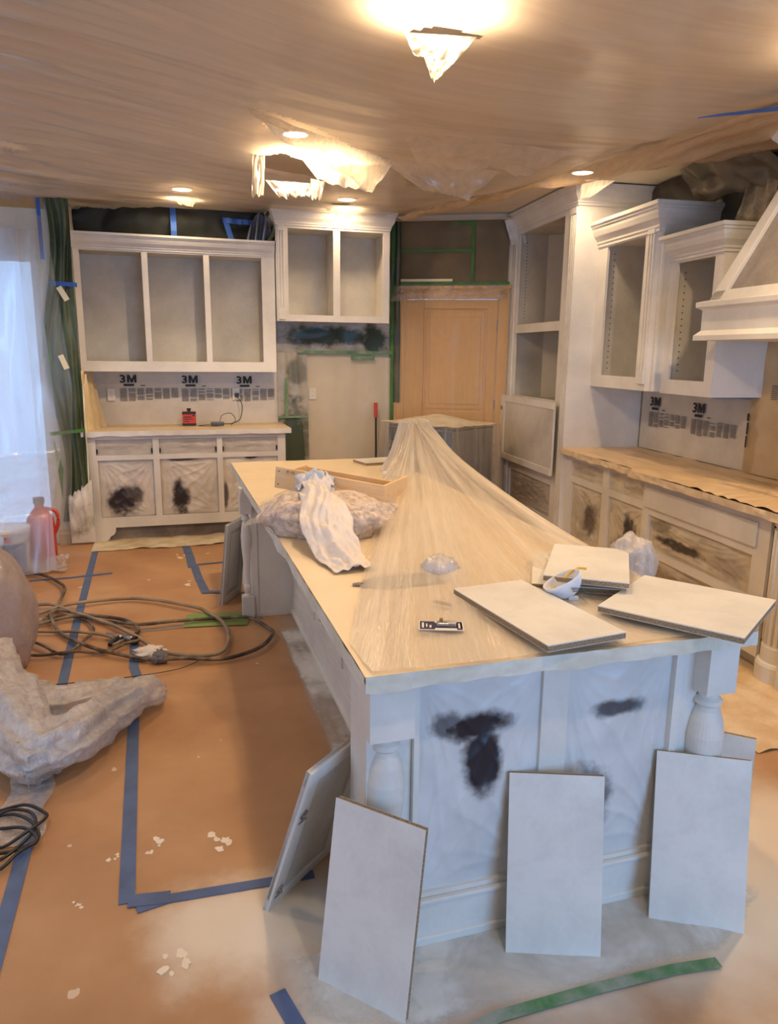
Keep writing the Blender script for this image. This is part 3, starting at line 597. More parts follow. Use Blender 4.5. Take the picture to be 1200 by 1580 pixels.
film_rect('drawer_opening_film', 1.385, 2.44, .12, .36, .02, m_film_painted('rd3', rgb(206, 192, 172), rgb(90, 78, 70), [(1.6, .24, .3, .08, .5)], mott=.35), t, 36, .02, 60, 30)
# rounded fluted pedestal at the run's near end
m = MB(); r0 = .11
def ped(r, z): return [(r, z)]
m.lathe([(.125, 0), (.125, .10), (.118, .115), (.105, .12), (.105, .20), (.098, .21), (.098, .84), (.108, .85), (.108, .885)], c=(2.68, .06, 0), n=40)
m.box(2.56, 2.80, .06, .6, 0, .885)
m.build('corner_pedestal', PAINT, t)
m = MB()
for i in range(9):
    a = R(185+i*20); x, y = 2.68+.099*cos(a), .06+.099*sin(a); m.tube([(x, y, .22), (x, y, .83)], .007, 8)
m.build('pedestal_flutes', PAINT, t, smooth=True)
part('end_panel', PAINT, t, (2.79, 3.6, -.06, .02, .0, .885), bevel=.003)
# countertop
t = thing('covered_countertop', 'film-covered countertop along the right wall under the small uppers', 'countertop', BO, BR-pi/2)
m = MB(); m.box(0, 1.20, -.02, .69, .888, .918); m.box(1.20, 3.7, -.065, .69, .888, .918); m.build('slab', COUNTER, t, bevel=.006)
RCM = m_film_painted('counter_film_right', rgb(228, 198, 156), rgb(150, 126, 104), [(1.9, .45, .28, .08, .6), (2.2, .2, .35, .05, .5), (.5, .55, .4, .1, .4), (2.7, .4, .3, .06, .5), (1.6, .3, .3, .05, .35)], 'XY', mott=.12)
m = MB(); m.grid(lambda u, v: (3.7*u, -.03-.045*(1 if u*3.7 > 1.2 else 0)*(1-v)+.715*v, .922+.020*abs(fn(u*12+v*2, v*5, 2))+.022*abs(sin(14*math.atan2(v-.5, (u-.62)*4)))*max(0, 1-hypot((u-.62)*4, v-.5))), 150, 40); m.build('protective_film', RCM, t, smooth=True)
m = MB(); m.grid(lambda u, v: (3.7*u, -.033-.045*(1 if u*3.7 > 1.2 else 0)-.012*abs(fn(u*30, v, 3)), .925-(.042+.022*abs(fn(u*16, 2)))*v), 160, 4); m.build('film_hem', m_plain('hem_cream', rgb(226, 204, 170), .5, var=.15, scale=20), t, smooth=True)
printed_film('printed_masking_film', 'printed masking film with black lettering under the small right-hand uppers', .03, 1.42, .93, 1.42, .685, [(.17, 1.37), (.77, 1.36)], BO, BR-pi/2)
t = thing('brown_tape_strip', 'tan film and brown tape hanging on the wall below the range hood', 'masking film', BO, BR-pi/2)
patch('film', (1.42, .66, .93), (3.6, .66, .93), (3.6, .68, 1.9), (1.42, .68, 1.9), m_film_painted('tan_film', rgb(206, 180, 140), rgb(170, 140, 100), [(1.47, 1.1, .06, .3, .6)], mott=.2), t, 60, 30, .015, 5, 3)
part('rim_print', INK, t, (1.435, 1.455, .645, .647, 1.28, 1.33), (1.44, 1.455, .645, .647, 1.19, 1.27), (1.44, 1.452, .645, .647, 1.1, 1.18))
text('digit_print', '3', .10, INK, t, Matrix.Translation((1.70, .63, 1.58)) @ STAND, .0028, 1.2); letter_m(t, 1.768, .63, 1.58, .085, .072)
part('text_column', INKG, t, *[(1.66+c*.07, 1.715+c*.07, .630, .632, 1.52-r*.012, 1.527-r*.012) for c in range(5) for r in range(8)])['kind'] = 'stuff'

# small uppers
t = bank('upper_cabinet', 'deeper white upper cabinet without doors beside the tall oven cabinet')
frame(t, .0, .86, 1.45, 2.62, .2, [(.15, .72, 1.545, 2.55)])
part('side_panel', PAINT, t, (0.0, .018, .22, .69, 1.45, 2.62)); part('side_panel', PAINT, t, (.90, .92, .22, .69, 1.45, 2.62)); part('bottom_panel', PAINT, t, (.018, .90, .22, .69, 1.50, 1.52)); part('top_panel', PAINT_G, t, (.018, .90, .22, .69, 2.57, 2.59)); part('back_panel', INSIDE, t, (.018, .90, .67, .685, 1.52, 2.57))
part('inner_side', INSIDE, t, (.10, .12, .22, .67, 1.52, 2.57)); part('inner_side', INSIDE, t, (.74, .76, .22, .67, 1.52, 2.57)); pin_holes(t, .1235, (.28, .6), 1.6, 2.5, .045)
m = MB(); m.prism([(.86, .2), (.92, .24), (.92, .30), (.86, .22)], 1.45, 2.62, 'z'); m.build('canted_corner', PAINT, t)
pilaster(t, .765, .855, 1.5, 2.6, .199, 2); crown(t, 0, .90, .2, 2.56, 2.75, .09, .49, left=False)
t = bank('upper_cabinet', 'smaller white upper cabinet without doors beside the range hood')
frame(t, .92, 1.52, 1.44, 2.42, .29, [(1.01, 1.43, 1.54, 2.335)])
part('side_panel', PAINT, t, (1.50, 1.52, .31, .69, 1.44, 2.42)); part('side_panel', PAINT, t, (.92, .94, .31, .69, 1.44, 2.42)); part('bottom_panel', PAINT, t, (.94, 1.5, .31, .69, 1.49, 1.51)); part('back_panel', INSIDE, t, (.94, 1.5, .67, .685, 1.5, 2.4)); part('top_panel', PAINT_G, t, (.94, 1.5, .31, .69, 2.36, 2.38))
part('inner_side', INSIDE, t, (.975, .99, .31, .67, 1.51, 2.36)); pin_holes(t, .9935, (.37, .6), 1.6, 2.3, .045)
crown(t, .92, 1.52, .29, 2.35, 2.52, .085, .40); part('blue_tape', BLUET, t, (.96, 1.50, .35, .66, 1.434, 1.437))
# range hood
t = bank('range_hood', 'white panelled wooden range hood at the right edge of the frame')
m = MB()
def hoodring(x0, x1, y, z): return [(x0, .69, z), (x0, y, z), (x1, y, z), (x1, .69, z)]
prof = [(1.60, 3.02, .10, 1.80), (1.58, 3.04, .08, 1.80), (1.58, 3.04, .08, 1.83), (1.60, 3.02, .10, 1.85), (1.61, 3.01, .11, 1.86), (1.61, 3.01, .11, 1.98), (1.60, 3.02, .10, 1.99), (1.58, 3.04, .08, 2.0), (1.58, 3.04, .08, 2.03), (1.62, 3.0, .12, 2.04)]
vs = [q for p in prof for q in hoodring(*p)]; fs = [(j*4+i, j*4+i+1, j*4+i+5, j*4+i+4) for j in range(len(prof)-1) for i in range(3)]
fs.append((0, 1, 2, 3)); fs.append(tuple((len(prof)-1)*4+i for i in range(4))); m.add(vs, fs); m.build('mantle_shelf', PAINT, t, bevel=.002)
A0, A1, Z0, Z1 = (1.64, 2.98, .13), (2.06, 2.56, .34), 2.04, 2.84
def HP(a, zf, d=0):  # point on front slope
    x0 = A0[0]+(A1[0]-A0[0])*zf; x1 = A0[1]+(A1[1]-A0[1])*zf; y = A0[2]+(A1[2]-A0[2])*zf; return (x0+(x1-x0)*a, y+d, Z0+(Z1-Z0)*zf)
m = MB(); b = [HP(0, 0), HP(1, 0), HP(1, 1), HP(0, 1)]; b2 = [(A0[0], .69, Z0), (A0[1], .69, Z0), (A1[1], .69, Z1), (A1[0], .69, Z1)]
m.add([V(p)+V((0, .03, 0)) for p in b]+b2, [(0, 1, 2, 3), (0, 3, 7, 4), (1, 5, 6, 2), (3, 2, 6, 7)]); m.build('sloped_body', m_spray('hood_panel', rgb(176, 168, 158), rgb(120, 112, 108), .35, .7), t)
def strip(m, p, q, r, s_, th=.03):
    a = [V(x) for x in (p, q, r, s_)]; m.add(a+[x+V((0, th, 0)) for x in a], [(0, 1, 2, 3), (7, 6, 5, 4), (0, 4, 5, 1), (1, 5, 6, 2), (2, 6, 7, 3), (3, 7, 4, 0)])
m = MB(); strip(m, HP(0, 0), HP(.08, .0), HP(.16, 1), HP(0, 1)); strip(m, HP(.92, 0), HP(1, 0), HP(1, 1), HP(.84, 1)); strip(m, HP(.46, .02), HP(.54, .02), HP(.56, .98), HP(.44, .98)); strip(m, HP(0, 0), HP(1, 0), HP(1, .07), HP(0, .07)); strip(m, HP(0, .93), HP(1, .93), HP(1, 1), HP(0, 1)); m.build('hood_frame', PAINT, t, bevel=.003)
crown(t, 1.98, 2.62, .33, 2.80, 3.02, .14, .36)
# dark masking above right cabinets
t = bank('dark_wall_film', 'crumpled brown-black film stuffed above the small right-hand uppers', 'masking film')
m = MB(); m.grid(lambda u, v: (.01+2.1*u, .66-.16*abs(fn(u*5, v*3, 4))-.05*v, 2.40+.63*v), 70, 26); m.build('film', m_film_painted('dark_brown_film', rgb(70, 60, 44), rgb(30, 28, 24), [(.6, .2, .5, .6, .8)], mott=.5), t, smooth=True)
patch('draped_fold', (.75, .4, 3.0), (1.6, .3, 3.0), (1.9, .5, 2.72), (.8, .52, 2.78), m_film_painted('fold_film', rgb(120, 106, 82), rgb(60, 52, 40), [], mott=.4), t, 30, 20, .05, 4, 5)
patch('white_dusted_patch', (1.35, .45, 2.55), (1.75, .45, 2.5), (1.62, .52, 2.98), (1.48, .52, 2.98), m_spray('dusted', rgb(176, 160, 130), rgb(90, 80, 60), .35, .6, 6), t, 16, 20, .03, 3, 5)

# ================================================================ wrapped range
RO = (2.46, 6.18, 0); RA = math.atan2(.87, -.49)
t = thing('wrapped_range', 'stainless range pulled out and wrapped in clear film before the tan door', 'range', RO, RA)
# local x along front to the left (.82), local y = -depth ... depth to the right is local -y
part('body', STEEL, t, (.0, .80, -.62, -.02, .03, 1.02), bevel=.006); part('oven_door', BLACKG, t, (.03, .77, -.02, .01, .25, .82), bevel=.004)
part('control_panel', BLACKG, t, (.02, .78, -.02, .005, .88, 1.01)); m = MB(); m.tube([(.08, .05, .80), (.72, .05, .80)], .012, 10); m.build('door_handle', STEEL, t, smooth=True)
part('cooktop', BLACKG, t, (.0, .80, -.62, -.02, 1.02, 1.035)); part('lower_drawer', STEEL, t, (.03, .77, -.02, .01, .06, .23), bevel=.004)
def wrap(u, v):
    # perimeter sheet falling round the box
    a = u*4; i = int(a) % 4; f = a-int(a); cs = [(-.05, .05), (.86, .05), (.86, -.66), (-.05, -.66)]; p, q = cs[i], cs[(i+1) % 4]
    x, y = p[0]+(q[0]-p[0])*f, p[1]+(q[1]-p[1])*f; cx, cy = .4, -.3; k = 1+.10*v+.05*v*sin(u*60+3*fn(u*9, 2)); z = 1.06-.98*v
    return (cx+(x-cx)*k, cy+(y-cy)*k, z)
m = MB(); m.grid(wrap, 160, 24); m.build('film_skirt', SH_WRAP, t, smooth=True)
m = MB(); m.grid(lambda u, v: (-.05+.91*u, .05-.71*v, 1.06+.035*sin(pi*u)*sin(pi*v)+.05*max(0, 1-2.2*hypot(u-.45, v-.4))+.008*fn(u*6, v*6)-.0), 30, 30); m.build('film_top', m_sheet('wrap_top', rgb(240, 228, 206), .8, .2, (5, 5, 5), (0, 0, 0), .25, .1, .5), t, smooth=True)
t = thing('red_handled_tool', 'thin tool with a red handle standing against the wall left of the wrapped range', 'tool', (2.10, 7.38, 0))
m = MB(); m.tube([(0, 0, 0), (0, 0.04, 1.05)], .01, 8); m.build('shaft', BLACKP, t); m = MB(); m.tube([(0, .04, 1.05), (0, .05, 1.2)], .02, 10); m.build('grip', RED, t)

# ================================================================ ISLAND
t = thing('kitchen_island', 'white island cabinet with turned posts and film-covered front openings', 'island')
FY = 1.76
frame(t, .615, 1.54, .14, .865, FY, [(.63, 1.005, .165, .825), (1.09, 1.45, .165, .825)], th=.03)
part('corner_pier', PAINT, t, (.483, .615, FY+.02, FY+.20, 0, .865), bevel=.003)
part('base_band', PAINT, t, (.60, 1.54, FY-.012, FY+.02, .02, .145), bevel=.004); part('base_moulding', PAINT, t, (.60, 1.55, FY-.02, FY+.02, 0, .03), bevel=.005)
m = MB(); m.box(.62, 1.54, FY-.018, FY, .135, .150); m.build('band_cap', PAINT, t, bevel=.004)
part('carcass', BLACKP, t, (.79, 1.52, FY+.12, 5.3, .02, .86)); part('right_side', PAINT, t, (1.52, 1.545, FY+.03, 5.35, 0, .865)); part('right_stile_return', PAINT, t, (1.45, 1.475, FY-.008, FY, .15, .85))
part('left_reveal', PAINT, t, (.615, .77, FY+.03, FY+.10, 0, .865))
FB = [[(.80, .665, .13, .05, 1), (.83, .57, .07, .13, 1), (.72, .68, .06, .05, .8)], [(1.27, .665, .10, .035, .9), (1.18, .36, .10, .13, .75)]]
film_rect('opening_film', .63, 1.005, .165, .825, FY+.012, m_film_painted('island_film_0', rgb(222, 222, 220), rgb(30, 30, 40), FB[0], mott=.16), t, 41, .007, 70, 90)
film_rect('opening_film', 1.09, 1.45, .165, .825, FY+.012, m_film_painted('island_film_1', rgb(222, 222, 220), rgb(44, 44, 54), FB[1], mott=.16), t, 44, .007, 70, 90)
def post(cx, cy, hw, r, half=False, zt=.862, blk=.68):
    m = MB(); m.box(cx-hw, cx+hw, cy-hw, cy+(hw if not half else hw*.6), blk, zt)
    pr = [(r*.75, blk), (r*.55, blk-.01), (r*.52, blk-.022), (r*.72, blk-.032), (r*.74, blk-.045), (r*.55, blk-.055), (r*.68, blk-.068), (r*.86, blk-.10), (r, blk-.15), (r*.98, blk-.20), (r*.8, blk-.28), (r*.56, blk-.37), (r*.46, blk-.44), (r*.5, blk-.47), (r*.75, blk-.485), (r*.75, blk-.50), (r*.5, .165), (r*.8, .155), (r*.8, .15)]
    pr = sorted(pr, key=lambda q: -q[1]); m.lathe(pr, c=(cx, cy, 0), n=32)
    m.box(cx-hw, cx+hw, cy-hw, cy+(hw if not half else hw*.6), 0, .15); return m
m = post(.542, FY+.030, .063, .056, False, .862, .682); o = m.build('turned_half_post', PAINT, t)
m = post(1.572, 1.745, .052, .058, False, .862, .70); m.build('turned_post', PAINT, t)
m = post(.462, 4.66, .036, .034, False, .862, .70); m.build('turned_post', PAINT, t)
# recessed side
part('side_panel', PAINT, t, (.77, .79, FY+.1, 4.66, .0, .865))
m = MB()
ys = [1.96, 2.55, 2.66, 3.28, 3.39, 4.05, 4.16, 4.66]
m.box(.755, .772, FY+.1, 4.66, .0, .12); m.box(.755, .772, FY+.1, 4.66, .78, .865); m.box(.760, .772, FY+.1, 4.66, .12, .20)
for a, b in ((1.9, 2.0), (2.57, 2.67), (3.27, 3.37), (3.97, 4.07), (4.58, 4.66)): m.box(.760, .772, a, b, .20, .78)
m.build('side_panel_frame', PAINT, t, bevel=.003)
for a, b in ((2.06, 2.51), (2.73, 3.21), (3.43, 3.91), (4.13, 4.52)): part('raised_panel', PAINT, t, (.762, .772, a, b, .26, .72), bevel=.006)
part('base_shoe', PAINT, t, (.74, .772, FY+.1, 4.66, 0, .035), bevel=.008)
part('far_block', PAINT, t, (.50, 1.52, 4.66, 5.40, 0, .865), bevel=.003)
part('far_block_trim', PAINT, t, (.49, .77, 4.648, 4.66, 0, .03), (.495, .53, 4.65, 4.66, .03, .865))
T_ = thing('outlet_plate', 'dark-socketed outlet low on the recessed side of the island', 'outlet', (.756, 3.72, .32), R(-90)); part('plate', PLWHITE, T_, (-.035, .035, -.006, 0, -.057, .057), bevel=.002); part('socket', NAVY, T_, (-.018, .018, -.010, -.006, -.036, .036), bevel=.003)
# top
t = thing('island_countertop', 'long cream film-covered island top carrying the loose boards', 'countertop')
part('slab', m_film_painted('island_top_film', rgb(240, 220, 186), rgb(206, 180, 140), [], 'XY', mott=.06), t, (.457, 1.66, 1.68, 5.52, .868, .898), bevel=.004)
m = MB(); m.grid(lambda u, v: (.452+1.213*u, 1.674-.006*abs(fn(u*20, v*2, 3)), .902-(.045+.012*fn(u*9, 5))*v), 100, 5)
m.grid(lambda u, v: (.450-.006*abs(fn(u*30, v*2, 4)), 1.676+3.845*u, .902-(.050+.02*fn(u*14, 6))*v), 120, 5); m.build('film_hem', m_spray('hem_white_cream', rgb(226, 222, 208), rgb(200, 196, 176), .3, .6, 6), t, smooth=True)
m = MB(); m.grid(lambda u, v: (.452+1.21*u, 1.676+3.84*v, .900+.004*abs(fn(u*5+v*3, v*14, 2))), 60, 160); m.build('top_film', m_film_painted('island_top_film2', rgb(240, 220, 186), rgb(206, 180, 140), [], 'XY', mott=.07), t, smooth=True)

# tented sheet
t = thing('tented_plastic_sheet', 'pleated plastic sheet tented to a peak over the far half of the island', 'plastic sheet')
AX, AY, AZ = 1.63, 4.80, 1.245
poly = [(1.42, 4.78), (1.30, 4.4), (1.16, 3.9), (1.0, 3.4), (.84, 2.95), (.66, 2.5), (.50, 2.2), (.462, 1.9), (.47, 1.69), (1.0, 1.685), (1.3, 1.685), (1.62, 1.70), (1.64, 2.3), (1.80, 2.75), (1.92, 3.2), (2.02, 3.8), (2.1, 4.4), (2.08, 4.9), (1.85, 5.1), (1.62, 5.1), (1.45, 4.98)]
pa = sorted([(math.atan2(y-AY, x-AX), hypot(x-AX, y-AY)) for x, y in poly])
def Dist(a):
    a = (a+pi) % (2*pi)-pi; n = len(pa)
    for i in range(n):
        a0, d0 = pa[i]; a1, d1 = pa[(i+1) % n]
        if i == n-1:
            a1 += 2*pi
            if a < a0: a += 2*pi
        if a0 <= a <= a1:
            f = (a-a0)/(a1-a0); return 1/((1-f)/d0+f/d1)
    return .5
def tent(u, v):
    a = 2*pi*u; D = Dist(a); r0 = .10; r = r0+(D-r0)*v; g = (1-v)
    over = max(0, AX+D*cos(a)-1.66)                          # part that hangs past the island's right edge
    base = .906-.0*over
    z = base+(AZ-base)*(.55*g**2.6+.45*g**1.15)
    pl = abs(sin(a*34+1.6*fn(a*6, 0, 1)))*.6+abs(sin(a*71+2*fn(a*9, 3, 1)))*.4
    z += .030*(pl-.5)*min(1, g*3+.12)*min(1, v*5+.25)*(.6+.4*fn(a*9, v*2))
    r += .012*(pl-.5)*min(1, v*4+.3)
    z += .006*fn(a*5, v*7, 3)*v
    z = max(z, .9075+.004*pl)
    x, y = AX+r*cos(a), AY+r*sin(a)
    if x > 1.67: z = max(z-.55*(x-1.67)*v*v, .3)
    return (x, y, z)
def mt():
    k = NT('tent_pleat_film'); return k
m = MB(); m.grid(tent, 760, 60); m.build('sheet', SH_TENT, t, smooth=True)
m = MB(); m.grid(lambda u, v: (AX+.105*v*cos(2*pi*u), AY+.105*v*sin(2*pi*u), AZ+.03*(1-v*v)+.006*sin(u*120)*v), 120, 8); m.build('gathered_peak', SH_TENT, t, smooth=True)
t = thing('faucet', 'gooseneck faucet hidden under the peak of the plastic sheet', 'faucet', (1.63, 4.80, .90))
m = MB(); m.lathe([(.03, 0), (.03, .01), (.018, .02), (.016, .1)], n=20); m.build('base', CHROME, t)
m = MB(); m.tube(spline([(0, 0, .1), (0, 0, .24), (-.02, -.03, .31), (-.05, -.06, .30), (-.06, -.07, .24)], 8), .011, 10); m.build('spout', CHROME, t, smooth=True)
def crumple(name, label, cat, loc, rx, ry, rz, mat, seed, rough=.35, n=40):
    m = MB(); vs = []; fs = []
    for j in range(n//2+1):
        for i in range(n):
            a = 2*pi*i/n; b = pi*j/(n//2); p = V((cos(a)*sin(b), sin(a)*sin(b), cos(b))); q = noise.multi_fractal(p*2.2+V((seed, 0, 0)), 1, 2.2, 4)
            k = 1-rough*.5+rough*(abs(noise.noise(p*2.5+V((seed, 1, 2))))*1.3+.25*q); vs.append((p.x*rx*k, p.y*ry*k, max(p.z*rz*k, -rz*.55)+rz*.55))
    for j in range(n//2):
        for i in range(n): fs.append((j*n+i, (j+1)*n+i, (j+1)*n+(i+1) % n, j*n+(i+1) % n))
    m.add(vs, fs); o = m.build(name, mat, None, smooth=True); o.location = loc; return tag(o, label, cat)
crumple('crumpled_film', 'small crumpled greenish ball of film on the island behind the blister pack', 'film', (.93, 2.42, .91), .07, .06, .05, SH_MILK, 2, .2)
crumple('crumpled_film', 'crumpled clear bag on the far right edge of the island behind the boards', 'bag', (1.70, 2.36, .87), .09, .10, .10, SH_MILK, 6)
o = crumple('dark_bundle', 'long dark bundle showing hazily through the tented sheet', 'bundle', (.78, 2.40, .902), .15, .06, .012, m_plain('grey_bundle', rgb(150, 136, 118), .7), 9)
# ---------------------------------------------------------------- loose boards
def board(name, label, w_, h, M, th=.018, group=None, cat='board'):
    t = thing(name, label, cat, group=group); t.matrix_world = M
    m = MB(); m.box(0, w_, 0, h, 0, th); b = m.build('particleboard_core', PBOARD, t)
    m = MB(); m.box(-.0008, w_+.0008, -.0008, h+.0008, th-.002, th+.0012); m.build('white_face', LAMI, t)
    m = MB(); m.box(0, w_, 0, h, -.0012, .001); m.build('white_back', LAMI, t); return t
G = 'loose white shelf boards'
def flat(x, y, a, z, tilt=0, tx=0): return Matrix.Translation((x, y, z)) @ Matrix.Rotation(a, 4, 'Z') @ Matrix.Rotation(tilt, 4, 'Y') @ Matrix.Rotation(tx, 4, 'X')
board('shelf_board', 'white board lying at an angle over the island front edge, left of the dust mask', .262, .525, flat(.947, 1.646, .119, .926), group=G)
board('shelf_board', 'white board overhanging the island corner above the right turned post', .417, .42, flat(1.498, 1.552, .619, .926), group=G)
board('shelf_board', 'lower board of the pair stacked behind the dust mask', .30, .428, flat(1.168, 2.164, -.492, .922) @ Matrix.Identity(4), group=G)
board('shelf_board', 'upper board of the pair stacked behind the dust mask', .274*1.0, .441, flat(1.188, 2.124, -.593, .962), group=G)
board('shelf_board', 'pale board lying on the far end of the island beside the tented sheet', .30, .22, flat(1.38, 5.12, .2, .905), group=G)
# spacers under the overhanging board
o = part('wood_spacer', PLY, None, (1.42, 1.60, 1.80, 1.86, .903, .921)); tag(o, 'thin wood spacer under the board overhanging the island corner', 'spacer')
o = part('wood_spacer', PLY, None, (1.38, 1.46, 2.2, 2.35, .932, .953)); tag(o, 'wood spacer between the two boards stacked behind the dust mask', 'spacer')
def leanM(x, y, a, tl, z=0):
    e = V((cos(a), sin(a), 0)); n = V((-sin(a), cos(a), 0)); u = n*sin(tl)+V((0, 0, 1))*cos(tl); f = e.cross(u)   # f points to the camera side
    M = Matrix((e, u, f)).transposed().to_4x4(); M.translation = V((x, y, z))-f*.018; return M
board('leaning_board', 'white board leaning on the island\'s left front corner post', .274, .518, leanM(.331, 1.712, -.822, .178), group='white boards leaning on the island')
board('leaning_board', 'white board leaning on the middle of the island front', .271, .523, leanM(.872, 1.653, -.349, .21), group='white boards leaning on the island')
board('leaning_board', 'white board leaning below the right turned post of the island', .273, .516, leanM(1.356, 1.652, -.502, .24), group='white boards leaning on the island')
board('leaning_board', 'grey-white board half hidden behind the rightmost leaning board', .26, .51, leanM(1.53, 1.86, -.75, .10), group='white boards leaning on the island')
def panel_door(label, w_, h, M, cups=True, th=-.02):
    t = thing('cabinet_door', label, 'cabinet door', group='cabinet doors leaning on the island'); t.matrix_world = M
    part('slab', PAINT_G, t, (0, w_, 0, h, th*.6, 0)); m = MB(); e = .055
    m.box(0, w_, 0, e, th, 0); m.box(0, w_, h-e, h, th, 0); m.box(0, e, e, h-e, th, 0); m.box(w_-e, w_, e, h-e, th, 0); m.build('frame', PAINT, t, bevel=.002)
    if not cups: part('raised_panel', PAINT, t, (e+.03, w_-e-.03, e+.03, h-e-.03, th*.9, 0), bevel=.006)
    else:
        for y in (.09, h-.17):
            m = MB(); m.lathe([(.017, th), (.017, th-.003), (.012, th-.003), (.012, th-.0005), (.001, th-.0005)], c=(w_-.028, y, 0), n=20); m.box(w_-.05, w_-.012, y-.03, y-.024, th-.003, th); m.build('hinge_cup', CHROME, t)
    return t
# door leaning on the left of the front pier: seen from its back
def leanM2(x, y, a, tl, w_):
    M = leanM(x, y, a, tl); return M
panel_door('cabinet door with hinge cups leaning on the island\'s near left corner', .34, .571, leanM(.455, 2.262, -2.404, .324))
panel_door('raised-panel cabinet door leaning on the far left island post', .315, .574, leanM(.437, 5.225, -2.086, .108), False)

# ---------------------------------------------------------------- things on the island
t = thing('drawer_box', 'pale plywood drawer box tilted on the stuffed bag', 'drawer box')
a0 = V((.50, 3.59, 1.05)); a1 = V((.955, 3.24, .995)); e = (a1-a0).normalized(); L_ = (a1-a0).length; bk = V((.61, .79, .0)); bk = (bk-e*bk.dot(e)).normalized(); up_ = e.cross(bk)
M = Matrix((e, bk, up_)).transposed().to_4x4(); M.translation = a0; t.matrix_world = M
part('front_side', PLY, t, (0, L_, 0, .013, 0, .105), bevel=.002); part('back_side', PLY, t, (0, L_, .32, .333, 0, .06)); part('end_side', PLY, t, (0, .013, .013, .32, 0, .07)); part('end_side', PLY, t, (L_-.013, L_, .013, .32, 0, .105)); part('drawer_bottom', PLYD, t, (.01, L_-.01, .01, .325, .008, .014))
m = MB()
for x, z in ((.02, .02), (.02, .085), (L_*.47, .06), (L_-.02, .015)): m.lathe([(.004, 0), (.001, .001)], n=10, M=Matrix.Translation((x, -.0008, z)) @ Matrix.Rotation(R(90), 4, 'X'))
m.build('screw_marks', PLYD, t)
text('pencil_mark', '47 1/2', .018, PLYD, t, Matrix.Translation((.06, -.001, .083)) @ STAND); text('pencil_mark', '17', .022, PLYD, t, Matrix.Translation((L_*.52, -.001, .078)) @ STAND)
o = part('corner_bracket', PLYD, None, (0, .12, 0, .05, 0, .004), (0, .12, .046, .05, 0, .03)); o.location = (1.02, 4.25, .904); o.rotation_euler.z = R(30); tag(o, 'small dark angled bracket on the island behind the drawer box', 'bracket')
m = MB(); m.tube([(0, 0, .02), (.09, -.03, .02)], .02, 14); o = m.build('paper_roll', PLWHITE, None, smooth=True); o.location = (1.36, 4.62, .903); tag(o, 'short pale roll beside the tented sheet on the island', 'roll')
RAGF = m_spray('rag_lint', rgb(232, 214, 198), rgb(180, 158, 142), .35, .6, 30, .9)
o = crumple('stuffed_rag_bag', 'clear bag stuffed with pale rags lying on the island under the drawer box', 'bag', (.70, 3.28, .902), .30, .26, .115, RAGF, 12, .20, 80); o.rotation_euler.z = R(-25)
q = crumple('clear_bag', None, None, (0, 0, -.002), .325, .285, .125, m_sheet('bag_skin', rgb(230, 230, 232), .12, .5, (12, 12, 12), (0, 0, 0), .1, .5, 1.0, (-.08, .15)), 13, .22, 80); q.parent = o
m = MB(); m.grid(lambda u, v: (-.13+.13*u+.02*fn(u*3, v*4), (v-.5)*(.12+.20*u), .02+.05*u+.03*abs(fn(u*6, v*7, 1))), 16, 20); bb_ = m.build('bag_mouth', m_sheet('bag_clear', rgb(225, 228, 230), .3, .45, (8, 8, 8), (0, 0, 0), .12, .5, .8), o, smooth=True); bb_.location = (-.24, -.08, .0)
m = MB(); m.grid(lambda u, v: ((u-.5)*.2, (v-.5)*.10, .004*fn(u*6, v*6)), 8, 8); q = m.build('green_label', m_plain('dark_green_print', rgb(40, 84, 62), .4), o, smooth=True); q.location = (-.16, .13, .115); q.rotation_euler = (.2, -.25, .4)
m = MB(); m.lathe([(.035, 0), (.001, .002)], n=20); q = m.build('green_label', m_plain('dark_green_print2', rgb(40, 84, 52), .4), o, smooth=True); q.location = (.02, -.0, .135); q.rotation_euler = (.5, 0, 0)
m = MB(); m.grid(lambda u, v: ((u-.5)*.10, (v-.5)*.05, .004*fn(u*6, v*6)), 8, 8); q = m.build('orange_print', m_plain('orange_print', rgb(214, 130, 90), .5), o, smooth=True); q.location = (.02, -.07, .120); q.rotation_euler = (.6, 0, 0)
# rag
t = thing('white_rag', 'crumpled white rag draped over the stuffed bag toward the island edge', 'rag')
path = spline([(.66, 3.42, 1.10), (.645, 3.2, 1.10), (.63, 3.0, 1.05), (.625, 2.85, .98), (.64, 2.70, .925), (.655, 2.56, .913)], 10)
def rg(u, v):
    i = v*(len(path)-1); k = min(int(i), len(path)-2); p = path[k].lerp(path[k+1], i-k); wd = .055+.055*sin(pi*min(1, v*1.2)*.8)+.01*fn(v*6, 1)
    s_ = (u-.5)*2; h = .026*(1-s_*s_)*(1 if v < .9 else .6)+.013*abs(sin(u*11+6*fn(u*2.2, v*3, 1)+v*3))+.022*fn(u*6, v*9, 2)+.012*abs(fn(u*13, v*22, 6))
    return (p.x+s_*wd+.02*fn(v*4, u*2, 7)-(.0), p.y+.02*fn(v*7, u*5, 4)+.01*s_, max(p.z-.03*abs(s_)+h-.01, .912+.3*h))
m = MB(); m.grid(rg, 46, 90); m.build('hanging_tail', CLOTH, t, smooth=True, thick=.002)
q = crumple('rag_bunch', None, None, (.655, 3.36, 1.045), .085, .08, .075, CLOTHB, 21, .4, 64); q.parent = t
m = MB(); m.grid(lambda u, v: (.655+(.05+.035*v)*cos(2*pi*u)*(1+.25*fn(cos(2*pi*u)*2, sin(2*pi*u)*2, 3)), 3.33+(.04+.03*v)*sin(2*pi*u), 1.09+.05*(1-v)+.05*fn(cos(2*pi*u)*2.5, sin(2*pi*u)*2.5, v*2)), 60, 6); m.build('rag_ruffle', CLOTH, t, smooth=True, thick=.002)
